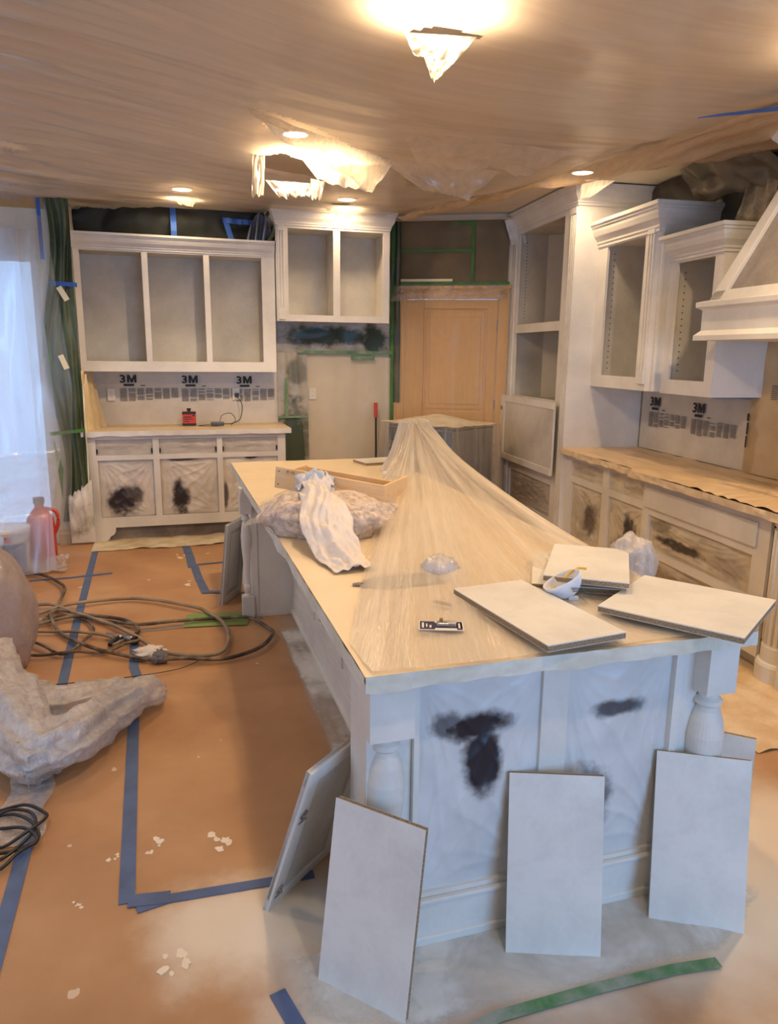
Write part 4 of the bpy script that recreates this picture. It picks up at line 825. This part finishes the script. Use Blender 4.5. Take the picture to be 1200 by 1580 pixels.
# dust mask
t = thing('dust_mask', 'white cup dust mask with yellow straps on the island between the boards', 'mask', (1.245, 2.045, .915), R(-15))
prof = [(.001, 0)]+[(.062*sin(R(b)), .075*(1-cos(R(b)))) for b in range(12, 91, 8)]
Mt = Matrix.Translation((0, 0, .012)) @ Matrix.Rotation(R(-28), 4, 'Y') @ Matrix.Diagonal((1.05, .85, 1, 1))
m = MB(); m.lathe(prof, n=36, M=Mt); m.f = m.f[:-1]; m.mi = m.mi[:-1]; m.build('cup', m_plain('mask_white', rgb(232, 234, 238), .7), t, smooth=True, thick=.002)
m = MB(); m.tube(spline([(.055, .02, .10), (.03, .03, .098), (.0, .025, .082), (-.02, .0, .075)], 8), .004, 6); m.tube(spline([(-.05, 0, .045), (-.075, -.01, .03), (-.085, .0, .012), (-.07, .01, .006), (-.06, -.01, .02)], 8), .005, 6); m.build('elastic_strap', YELLOW, t, smooth=True)
part('valve', PLWHITE, t, (-.012, .022, -.03, -.015, .006, .02), bevel=.004)
part('print', INK, t, (-.012, .02, -.0555, -.054, .056, .058), (-.010, .022, -.0555, -.054, .051, .053), (-.008, .02, -.0555, -.054, .046, .048), (.004, .02, -.0555, -.054, .039, .0425))
# blister pack
t = thing('blister_pack', 'navy carded blister pack lying near the island\'s front edge', 'pack', (.745, 1.915, .921), R(-19))
part('card', PLWHITE, t, (-.066, .066, -.036, .036, 0, .0015), bevel=.0005); part('navy_print', NAVY, t, (-.062, -.018, -.032, .032, .0015, .002), (-.018, .062, -.020, .020, .0015, .002), (.046, .062, -.032, .032, .0015, .002))
part('blister', m_sheet('blister_clear', rgb(235, 235, 240), .25, .5, (3, 3, 3), (0, 0, 0), .08, .5, .2), t, (-.014, .044, -.015, .015, .002, .014), bevel=.004)
part('plug_body', STEEL, t, (-.012, .02, -.006, .012, .002, .010), bevel=.002); part('metal_clip', PLYD, t, (-.004, .006, .02, .036, .002, .012))
part('card_print', PLWHITE, t, (-.056, -.050, -.022, .02, .002, .0023), (-.044, -.040, -.015, .012, .002, .0023), (-.034, -.028, -.02, .0, .002, .0023), (.05, .056, -.02, .018, .002, .0023))
o = part('wood_sliver', PLYD, None, (0, .07, 0, .014, 0, .006)); o.location = (.80, 2.14, .912); o.rotation_euler.z = R(-50); tag(o, 'small brown wood sliver on the island beyond the blister pack', 'sliver')

# ================================================================ FLOOR: tapes, hoses, film
def tape(label, pts, w_=.045, mat=None, z=.0015, name='floor_tape', group='strips of blue tape on the floor paper'):
    P = [V((x, y, 0)) for x, y in pts]; n = len(P); m = MB(); vs = []
    for i, p in enumerate(P):
        d_ = (P[min(i+1, n-1)]-P[max(i-1, 0)]).normalized(); s_ = V((-d_.y, d_.x, 0))*w_/2
        for q in (p-s_, p+s_): vs += [(q.x, q.y, z), (q.x, q.y, z+.0015)]
    fs = []
    for i in range(n-1):
        a = i*4; b = a+4; fs += [(a+1, a+3, b+3, b+1), (a, b, b+2, a+2), (a, a+1, b+1, b), (a+2, b+2, b+3, a+3)]
    fs += [(0, 2, 3, 1), (n*4-4, n*4-3, n*4-1, n*4-2)]; m.add(vs, fs); return tag(m.build(name, mat or BLUED, None), label, 'tape', group)
tape('long blue tape strip along the left floor running from the hutch to the camera', [(-.63, 6.66), (-.6, 4.85), (-.57, 3.64), (-.545, 3.02), (-.54, 2.53), (-.54, 1.9), (-.53, 1.2)], .05)
tape('blue tape strip down the middle of the floor paper ending in a corner', [(-.24, 4.52), (-.23, 4.03), (-.2, 3.85), (-.21, 3.41), (-.2, 2.76), (-.19, 2.16)], .05)
tape('short doubled blue tape at the corner of the taped paper', [(-.185, 2.165), (-.06, 2.15)], .055, z=.004)
tape('blue tape strip running from the corner to the leaning cabinet door', [(-.16, 2.125), (-.06, 2.145), (.22, 2.135), (.40, 2.13)], .04, z=.0025)
tape('short blue tape strip at the bottom edge left of the first leaning board', [(.215, 1.70), (.255, 1.56), (.28, 1.4)], .045)
tape('faded blue tape strip across the floor at the hose gun', [(-.215, 4.58), (.24, 4.60), (.55, 4.62)], .05, m_plain('tape_faded', rgb(146, 132, 128), .6))
tape('short blue tape near the toe of the hutch', [(.12, 6.74), (.15, 6.2), (.155, 5.92)], .07)
tape('short blue tape strip before the raised-panel door at the far island post', [(.17, 5.99), (.19, 5.6), (.225, 5.22)], .06, z=.003)
tape('thin blue tape strip crossing the long left strip', [(-1.03, 5.86), (-.75, 5.87), (-.45, 5.92)], .035, z=.003)
tape('thin blue tape line by the far end of the island', [(.19, 5.99), (.45, 6.02)], .03, z=.004)
tape('tiny blue tape piece at the foot of the raised-panel door', [(.2, 5.26), (.36, 5.21)], .05, z=.005)
tape('green tape piece under the hose loop', [(.06, 4.68), (.26, 4.66), (.46, 4.62)], .24, m_spray('green_floor', rgb(150, 158, 104), rgb(110, 150, 70), .3, .7, 4), z=.006, name='green_floor_tape')
tape('green tape strip along the near edge of the film before the island', [(.62, 1.43), (.76, 1.46), (1.06, 1.465), (1.30, 1.46), (1.44, 1.445)], .035, m_spray('green_floor2', rgb(160, 166, 152), rgb(74, 130, 74), .38, .62, 5), z=.007, name='green_floor_tape')
# film skirt on floor before the island
t = thing('floor_film', 'primer-dusted plastic film on the floor along the island front', 'plastic film')
kf = NT('floor_film_dusted'); v_ = kf.coord(); kf.col(kf.ramp(kf.noise(v_, 3.2, 5, .6, .6), [(.3, rgb(186, 180, 166)), (.5, rgb(222, 220, 214)), (.7, rgb(236, 236, 232))])); kf.rough(.35); kf.bump(kf.noise(v_, 14, 4), .3, .01)
fa = kf.ramp(kf.noise(v_, 2.4, 4, .6, .8), [(.34, (.35, .35, .35, 1)), (.54, (.96, .96, .96, 1))])
tcu = kf.n('ShaderNodeTexCoord'); su = kf.n('ShaderNodeSeparateXYZ'); kf.l(tcu.outputs['UV'], su.inputs[0])
def tri(o_, lo, hi): a = kf.math('MINIMUM', kf.math('DIVIDE', o_, lo), kf.math('DIVIDE', kf.math('SUBTRACT', 1.0, o_), hi)); return a
eg = kf.math('MINIMUM', tri(su.outputs[0], .16, .12), kf.math('DIVIDE', su.outputs[1], .35))
eg = kf.math('SUBTRACT', kf.math('MULTIPLY', eg, 1.5), kf.math('MULTIPLY', kf.noise(v_, 6, 5, .65), 1.3)); mrr = kf.n('ShaderNodeMapRange', interpolation_type='SMOOTHSTEP'); mrr.inputs['From Min'].default_value = -.35; mrr.inputs['From Max'].default_value = .35; kf.l(eg, mrr.inputs['Value'])
kf.l(kf.math('MULTIPLY', mrr.outputs[0], fa), kf.b.inputs['Alpha'])
def ff(u, v):
    x = .20+1.62*u; yn = 1.45-.03*abs(fn(u*3, 1))+(.18*(1-min(1, u*5)))+(.22*max(0, u-.78)/.22); y = yn+(1.80-yn)*v
    return (x, y, .002+.004*abs(fn(x*5, y*9, 2))+.002*abs(fn(x*16, y*20, 4)))
m = MB(); m.grid(ff, 130, 40); m.build('sheet', kf.m, t, smooth=True)
m = MB(); m.grid(lambda u, v: (.60+.18*v, 1.9+2.6*u, .003+.012*abs(fn(v*4, u*14, 2))), 90, 14); m.build('side_sheet', kf.m, t, smooth=True)
# hutch-side film on the floor, right-bank film
m = MB(); m.grid(lambda u, v: (-.66+1.5*u, 6.62+.06*fn(u*6, 2)+.38*v, .004+.02*abs(fn(u*9, v*5, 2))), 70, 14); o = m.build('floor_film', m_spray('toe_film', rgb(226, 212, 184), rgb(188, 168, 130), .3, .6, 5), None, smooth=True); tag(o, 'cream film strip on the floor along the hutch toe', 'plastic film')
m = MB(); m.grid(lambda u, v: (2.42+.62*v-.1*u, 2.35+2.9*u+.03*fn(v*4, 3), .004+.02*abs(fn(u*14, v*5, 2))+.012*(abs(v-.5) < .05)), 70, 20); o = m.build('floor_film', m_spray('bank_film', rgb(232, 208, 172), rgb(206, 170, 120), .3, .6, 4), None, smooth=True); tag(o, 'cream paper and film on the floor before the right-hand base cabinets', 'plastic film')
# paint splats (dried drops) on the paper
SPL = m_plain('dried_primer', rgb(240, 222, 196), .5)
for i, (x, y, s_, lb) in enumerate([(.13, 2.40, .05, 'large dried primer splat left of the leaning cabinet door'), (-.10, 2.43, .035, 'pale primer smear right of the blue tape corner'), (-.045, 1.88, .045, 'dried primer splat in the bottom left of the paper'), (-.24, 2.40, .018, 'tiny primer fleck on the left of the middle tape'), (.10, 6.3, .06, 'primer smear on the paper near the hutch'), (.14, 5.5, .05, 'primer smear between the hose and the hutch'), (-.34, 2.2, .018, 'tiny primer fleck between the two long tapes')]):
    m = MB(); rnd = random.Random(i+3)
    for q in range(6):
        cx, cy = x+rnd.uniform(-1, 1)*s_, y+rnd.uniform(-1.2, 1.2)*s_; r_ = s_*rnd.uniform(.15, .45); n = 9; pts = [(cx+r_*cos(2*pi*k/n)*rnd.uniform(.5, 1.3), cy+r_*sin(2*pi*k/n)*rnd.uniform(.5, 1.5)) for k in range(n)]; m.prism(pts, .0002, .0012+.0004*q, 'z')
    tag(m.build('paint_splat', SPL, None), lb, 'splat', 'dried primer splats on the floor paper', 'stuff')
# hoses
h1 = [(-1.2, 6.06), (-1.14, 6.03), (-.95, 5.91), (-.81, 5.69), (-.74, 5.47), (-.75, 5.2), (-.77, 4.96), (-.85, 4.75)]
h2 = [(-1.1, 4.95), (-.86, 5.01), (-.68, 5.11), (-.35, 5.18), (-.13, 5.08), (.13, 4.85), (.2, 4.78), (.29, 4.49), (.3, 4.24), (.23, 4.03), (.06, 4.03), (-.1, 4.19), (-.21, 4.37), (-.38, 4.67), (-.62, 4.95), (-.8, 5.15), (-1.0, 5.17)]
h3 = [(-1.1, 4.72), (-.92, 4.76), (-.81, 4.81), (-.61, 4.86), (-.43, 4.77), (-.21, 4.61), (-.01, 4.62), (.27, 4.62), (.45, 4.55), (.55, 4.38), (.56, 4.23), (.45, 4.04), (.25, 3.96), (.05, 3.99), (-.15, 4.06), (-.35, 4.19), (-.5, 4.34), (-.66, 4.6), (-.75, 4.87), (-.74, 5.05), (-.56, 4.9), (-.31, 4.72), (-.22, 4.57), (-.23, 4.44)]
h4 = [(-1.1, 4.75), (-.93, 4.7), (-.78, 4.66), (-.59, 4.6), (-.41, 4.48), (-.34, 4.43)]
h5 = [(-1.0, 4.7), (-.91, 4.62), (-.75, 4.42), (-.61, 4.27), (-.51, 4.46), (-.48, 4.61), (-.55, 4.82), (-.7, 4.9), (-.9, 4.8), (-1.05, 4.72)]
h6 = [(-1.0, 4.4), (-.86, 4.33), (-.73, 4.27), (-.55, 4.26), (-.4, 4.25), (-.28, 4.31), (-.2, 4.36)]
def hose(name, label, pts, r, mat, seed, group=None, cat='hose'):
    P = spline([(x, y, r+.006+.02*abs(sin(i*1.9+seed))) for i, (x, y) in enumerate(pts)], 12); m = MB(); m.tube(P, r, 8); return tag(m.build(name, mat, None, smooth=True), label, cat, group)
GH = 'sprayer hoses coiled on the floor'
HB = m_plain('hose_beige', rgb(148, 128, 104), .5, var=.35, scale=9)
hose('sprayer_hose', 'hose running from the paint pail down to the floor coil', h1, .011, HOSE, 0, GH)
hose('sprayer_hose', 'beige-brown hose looping round in the smaller right-hand loop', h2, .012, HB, 1, GH)
hose('sprayer_hose', 'dark hose making the widest loop toward the island', h3, .0115, HOSE, 2, GH)
hose('sprayer_hose', 'pale hose ending at the spray gun', h4, .010, HB, 3, GH)
hose('sprayer_hose', 'dark thin hose in the small left loop of the coil', h5, .009, HOSE, 4, GH)
hose('sprayer_hose', 'thin dark hose lowest of the coil, running to the gun', h6, .009, HOSE, 5, GH)
cab = [(-.66, 2.77), (-.57, 2.76), (-.5, 2.71), (-.49, 2.66), (-.54, 2.59), (-.62, 2.54), (-.69, 2.6), (-.69, 2.71), (-.61, 2.72), (-.53, 2.64), (-.5, 2.56), (-.55, 2.47), (-.6, 2.41), (-.68, 2.45), (-.72, 2.64), (-.64, 2.66), (-.55, 2.61), (-.5, 2.54), (-.55, 2.5), (-.63, 2.49), (-.7, 2.56), (-.65, 2.73), (-.55, 2.72), (-.52, 2.6), (-.6, 2.45), (-.7, 2.5)]
hose('cable_coil', 'tangled black power cable at the left edge of the floor', cab, .006, CABLE, 6, cat='cable')
hose('thin_cord', 'thin dark cord lying on the floor between the hoses and the film heap', [(-.6, 3.85), (-.3, 3.85), (0, 3.9), (.15, 4.0)], .0025, CABLE, 2, cat='cord')
# spray gun
t = thing('spray_gun', 'dusty metal paint spray gun lying at the middle of the hose coil', 'spray gun', (-.30, 4.42, .03), R(-35))
m = MB(); m.tube([(-.12, 0, 0), (.0, 0, 0)], .015, 12); m.tube([(0, 0, 0), (.08, -.01, 0)], .02, 12); m.build('barrel', STEEL, t, smooth=True)
m = MB(); m.tube(spline([(-.03, 0, 0), (-.02, -.06, 0), (-.0, -.12, .0)], 6), .014, 10); m.build('grip', BLACKP, t, smooth=True)
m = MB(); m.tube(spline([(.02, -.02, 0), (.025, -.06, 0), (.01, -.11, 0)], 6), .005, 8); m.build('trigger', CHROME, t, smooth=True)
m = MB(); m.tube([(.08, -.01, 0), (.10, -.012, 0)], .026, 8); m.build('nozzle', BLACKP, t)
crumple('crumpled_rag', 'crumpled pale rag beside the spray gun', 'rag', (-.15, 4.16, .0), .08, .06, .04, CLOTH, 31, .6)
crumple('crumpled_rag', 'small grey wad on the hose right of the spray gun', 'rag', (-.09, 4.05, .01), .04, .035, .04, m_plain('grey_wad', rgb(120, 116, 116), .8), 35, .6)
# film heap at left
t = thing('film_heap', 'big heap of crumpled milky plastic film on the left floor', 'plastic film')
def lobe(name, pts, rf, seed, zf=.75, amp=.35):
    P = spline(pts, 12); m = MB(); n = 40; vs = []; L = len(P)
    for i, p in enumerate(P):
        t_ = (P[min(i+1, L-1)]-P[max(i-1, 0)]).normalized(); a = t_.cross(V((0, 0, 1))).normalized(); b = a.cross(t_); r = rf(i/(L-1))
        for k in range(n):
            th = 2*pi*k/n; q = sin(th*7+3*fn(i*.10, seed, 1)+seed)*.12+sin(th*13+i*.05+2*fn(i*.08, seed))*.08+amp*fn(cos(th)*1.5+seed, sin(th)*1.5, i*.07)-.16*abs(sin(th*4+i*.10+5*fn(i*.09, seed, 4)))+.10*(1-abs(2*fn(th*2.2, i*.16, seed))); rr = r*(1+q)
            v_ = p+a*cos(th)*rr+b*sin(th)*rr*zf; vs.append((v_.x, v_.y, max(v_.z, .004)))
    m.add(vs, [(j*n+i, j*n+(i+1) % n, (j+1)*n+(i+1) % n, (j+1)*n+i) for j in range(L-1) for i in range(n)]); return m.build(name, SH_MILK, t, smooth=True)
lobe('long_fold', [(-.62, 3.0, .10), (-.45, 3.05, .13), (-.30, 3.30, .11), (-.2, 3.48, .09), (-.07, 3.58, .06)], lambda s_: .13*(1-.35*s_)*(min(1, (1-s_)*7+.35)), 1)
lobe('upper_fold', [(-.72, 3.55, .12), (-.5, 3.42, .12), (-.35, 3.5, .11), (-.2, 3.62, .07)], lambda s_: .10*(1-.3*s_)*min(1, (1-s_)*5+.3), 5)
lobe('left_mass', [(-.95, 3.75, .2), (-.78, 3.45, .18), (-.65, 3.1, .14), (-.5, 2.93, .10)], lambda s_: .20*(1-.45*s_), 9)
m = MB(); m.grid(lambda u, v: (-.66+.16*u+.03*fn(v*4, 1), 2.55+.55*v, .006+.02*abs(fn(u*4, v*8, 3))), 14, 24); m.build('flat_tail', SH_MILK, t, smooth=True)
o = crumple('film_wrapped_drum', 'large rounded object wrapped in milky film at the left edge', 'wrapped drum', (-1.16, 4.25, 0), .42, .42, .50, m_sheet('drum_film', rgb(196, 176, 170), .86, .25, (5, 5, 5), (0, 0, R(20)), .25, .35, .5), 15, .10, 64)

# ================================================================ CEILING FILM
def inpoly(x, y, P):
    c = False; n = len(P)
    for i in range(n):
        x1, y1 = P[i]; x2, y2 = P[(i+1) % n]
        if (y1 > y) != (y2 > y) and x < (x2-x1)*(y-y1)/(y2-y1)+x1: c = not c
    return c
HOLES = [[(.96, 3.03), (1.08, 2.95), (1.26, 2.98), (1.22, 3.12), (1.04, 3.15)],
         [(.48, 4.18), (.78, 4.30), (1.05, 4.55), (1.35, 4.95), (1.28, 5.10), (1.0, 4.95), (.72, 4.62)],
         [(.66, 5.14), (.80, 4.98), (.97, 5.12), (1.14, 5.60), (.92, 5.50), (.74, 5.42)],
         [(.14, 6.66), (.22, 6.62), (.27, 6.72), (.18, 6.75)], [(1.42, 6.55), (1.58, 6.5), (1.66, 6.68), (1.5, 6.70)],
         [(1.7, 4.9), (1.98, 5.05), (2.0, 5.6), (1.85, 5.75), (1.72, 5.35)]]
def edge_x(y): return 3.22-.0*y if y < 3 else 3.22-(y-3)*.17 if y < 6 else 2.71-(y-6)*.42
def sheet_z(x, y):
    s_ = noise.noise(V((x*.55+y*.35, y*.6-x*.15, 3)))
    d_ = y-(.5*x-.11*x*x)                                   # folds fan out across the room
    st = .022*(1-abs(2*noise.noise(V((x*.35, d_*5.5, 1)))))+.012*(1-abs(2*noise.noise(V((x*.6, d_*12, 5)))))*(1 if x < .4 else .45)+.003*noise.noise(V((x*.8, d_*28, 7)))
    k = 3.0-2.75*min(1, max(0, (x+.9)/1.1)); s_ += .7*(1-abs(2*noise.noise(V((x*.3, d_*1.3, 9)))))
    return 2.945+.04*s_-st*k-.04*sin(min(1, max(0, (x+.5)/3.5))*pi)*sin(min(1, max(0, (y-2)/5))*pi)
def cs(u, v):
    y = 1.6+5.92*v; x = -2.9+(edge_x(y)+2.9)*u; return (x, y, sheet_z(x, y)+.06*max(0, u-.96)/.04*.8)
m = MB(); nu_, nv_ = 200, 300
def keepf(u, v):
    x, y, z = cs(u, v); jx = x+.03*fn(x*9, y*9, 1); jy = y+.03*fn(x*9, y*9, 5)
    if y > 7.40 and x < 1.1: return False
    if y > 7.14 and 1.0 < x < 2.2: return False
    return not any(inpoly(jx, jy, P) for P in HOLES)
t = thing('ceiling_film', 'huge translucent film sheet stapled under the ceiling, torn round the lights', 'plastic sheet')
m.grid(cs, nu_, nv_, keepf); m.uv = {i: (p[0], p[1]-(.5*p[0]-.11*p[0]**2)) for i, p in enumerate(m.v)}; m.build('main_sheet', SH_CEIL, t, smooth=True)
def xo(y): return 3.95 if y < 3.6 else 3.95-(y-3.6)*.72 if y < 5.4 else 2.65-(y-5.4)*.35
def s2(u, v):
    y = 2.4+4.5*v; x = edge_x(y)-.03+(xo(y)-edge_x(y)+.03)*u
    return (x, y, 2.99-.05*sin(pi*u)-.10*u*abs(fn(y*1.5, 2))-.03*u-.02*(1-abs(2*fn(x*9+y*1.5, y*.4, 3)))-.012*fn(y*7, u*2))
m = MB(); m.grid(s2, 40, 170, lambda u, v: u < .93+.12*fn(v*22, 3) and not (abs(v-.555) < .012 and .4 < u < .62)); m.build('right_strip', m_sheet('strip_film', rgb(236, 208, 168), .8, .15, (6, 1.5, 1), (0, 0, R(10)), .3, .55, .5), t, smooth=True)
F = lambda *a, **k: patch('torn_flap', *a, SH_FLAP, t, **k)
F((.95, 3.0, 2.90), (1.25, 3.0, 2.92), (1.17, 3.03, 2.83), (1.0, 3.03, 2.84), nu=30, nv=12, amp=.012, fu=3, edge=.25)
F((1.04, 3.03, 2.84), (1.17, 3.03, 2.83), (1.105, 3.05, 2.765), (1.085, 3.05, 2.765), nu=24, nv=20, amp=.012, fu=4, edge=.2, seed=3)
F((.62, 5.12, 2.94), (.70, 5.12, 2.95), (.685, 5.12, 2.69), (.61, 5.12, 2.68), nu=18, nv=24, amp=.03, fu=2, edge=.12, seed=2)
F((.71, 5.2, 2.80), (1.08, 5.2, 2.80), (1.02, 5.2, 2.72), (.80, 5.2, 2.70), nu=40, nv=12, amp=.02, fu=5, edge=.7, seed=5)
F((1.0, 5.15, 2.82), (1.09, 5.12, 2.80), (1.06, 5.12, 2.69), (1.0, 5.14, 2.70), nu=16, nv=14, amp=.02, fu=3, edge=.2, seed=8)
F((.48, 4.20, 2.93), (1.5, 4.95, 2.93), (1.35, 4.93, 2.73), (.72, 4.55, 2.88), nu=60, nv=26, amp=.03, fu=2, edge=.12, seed=1)
F((.85, 4.75, 2.86), (1.5, 4.95, 2.90), (1.36, 4.95, 2.72), (1.0, 4.90, 2.76), nu=40, nv=22, amp=.03, fu=3, edge=.15, seed=7)
G_ = lambda *a, **k: patch('lower_film_layer', *a, SH_LAYER, t, **k)
G_((1.36, 4.95, 2.95), (2.3, 5.0, 2.93), (2.1, 5.1, 2.76), (1.75, 5.05, 2.78), nu=60, nv=20, amp=.02, fu=4, edge=.25, seed=4)
G_((1.35, 4.3, 2.93), (2.5, 4.4, 2.93), (2.35, 4.65, 2.84), (1.55, 4.6, 2.84), nu=60, nv=20, amp=.012, fu=3, edge=.35, seed=6)
F((1.40, 6.62, 2.92), (1.74, 6.60, 2.92), (1.62, 6.64, 2.84), (1.46, 6.64, 2.87), nu=24, nv=10, amp=.02, fu=3, edge=.4, seed=9)
F((.13, 6.7, 2.94), (.36, 6.7, 2.94), (.31, 6.7, 2.87), (.20, 6.7, 2.88), nu=20, nv=10, amp=.012, fu=3, edge=.3, seed=12)
F((2.93, 5.02, 2.93), (3.18, 4.98, 2.93), (3.02, 5.02, 2.82), (2.93, 5.02, 2.80), nu=20, nv=16, amp=.012, fu=3, edge=.1, seed=10)
# blue tape at ceiling, right
m = MB(); m.grid(lambda u, v: (2.66+.62*u-.11*u*v, 3.46-.74*u+.34*u*v, 2.885-.004*v+.004*fn(u*5, v*3)), 14, 3)
t2_ = m.build('ceiling_tape', BLUET, None); tag(t2_, 'dark blue tape strip along the ceiling film at the upper right', 'tape')
m = MB(); m.box(-.05, 1.25, -.10, -.07, 2.985, 3.0); o = m.build('wood_batten', BEIGEP, None); o.location = DO; o.rotation_euler.z = DR; tag(o, 'thin pale batten along the top of the brown masking paper', 'batten')
o = patch('white_film_wad', (3.26, 6.98, 2.98), (3.42, 6.9, 3.0), (3.45, 6.85, 2.76), (3.33, 6.95, 2.75), m_plain('wad_white', rgb(216, 212, 206), .5), None, 16, 16, .04, 2, 3); tag(o, 'white wad of film at the top corner of the tall oven cabinet', 'film')

# ---------------------------------------------------------------- recessed lights
BULB = m_emit('warm_lamp_disc', (1.0, .84, .6, 1), 14)
for i, (x, y, pw) in enumerate(LAMPS):
    lb = ['glowing recessed light behind the film at the top of the photo', 'bare recessed light disc showing through the tear', 'recessed light glowing above the left hutch', 'recessed light glowing above the alcove cabinet', 'recessed light glowing over the tall oven cabinet', 'recessed light over the left floor outside the view', 'recessed light over the right counter outside the view', 'recessed light over the front of the island outside the view', 'recessed light over the hose coil outside the view'][i]
    t = thing('recessed_light', lb, 'light', (x, y, CZ), group='recessed ceiling lights')
    m = MB(); m.lathe([(.10, 0), (.10, -.006), (.082, -.012), (.078, -.004)], n=36); m.build('trim_ring', PLWHITE, t, smooth=True)
    m = MB(); m.lathe([(.078, -.003), (.078, -.006), (.001, -.007)], n=36); m.build('lamp_disc', BULB, t)
    l = bpy.data.lights.new('recessed_lamp', 'SPOT'); l.energy = pw*5.0; l.color = (1.0, .71, .42); l.spot_size = R(165); l.spot_blend = .5; l.shadow_soft_size = .05
    q = bpy.data.objects.new('lamp_light', l); COL.objects.link(q); q.parent = t; q.location = (0, 0, -.03)
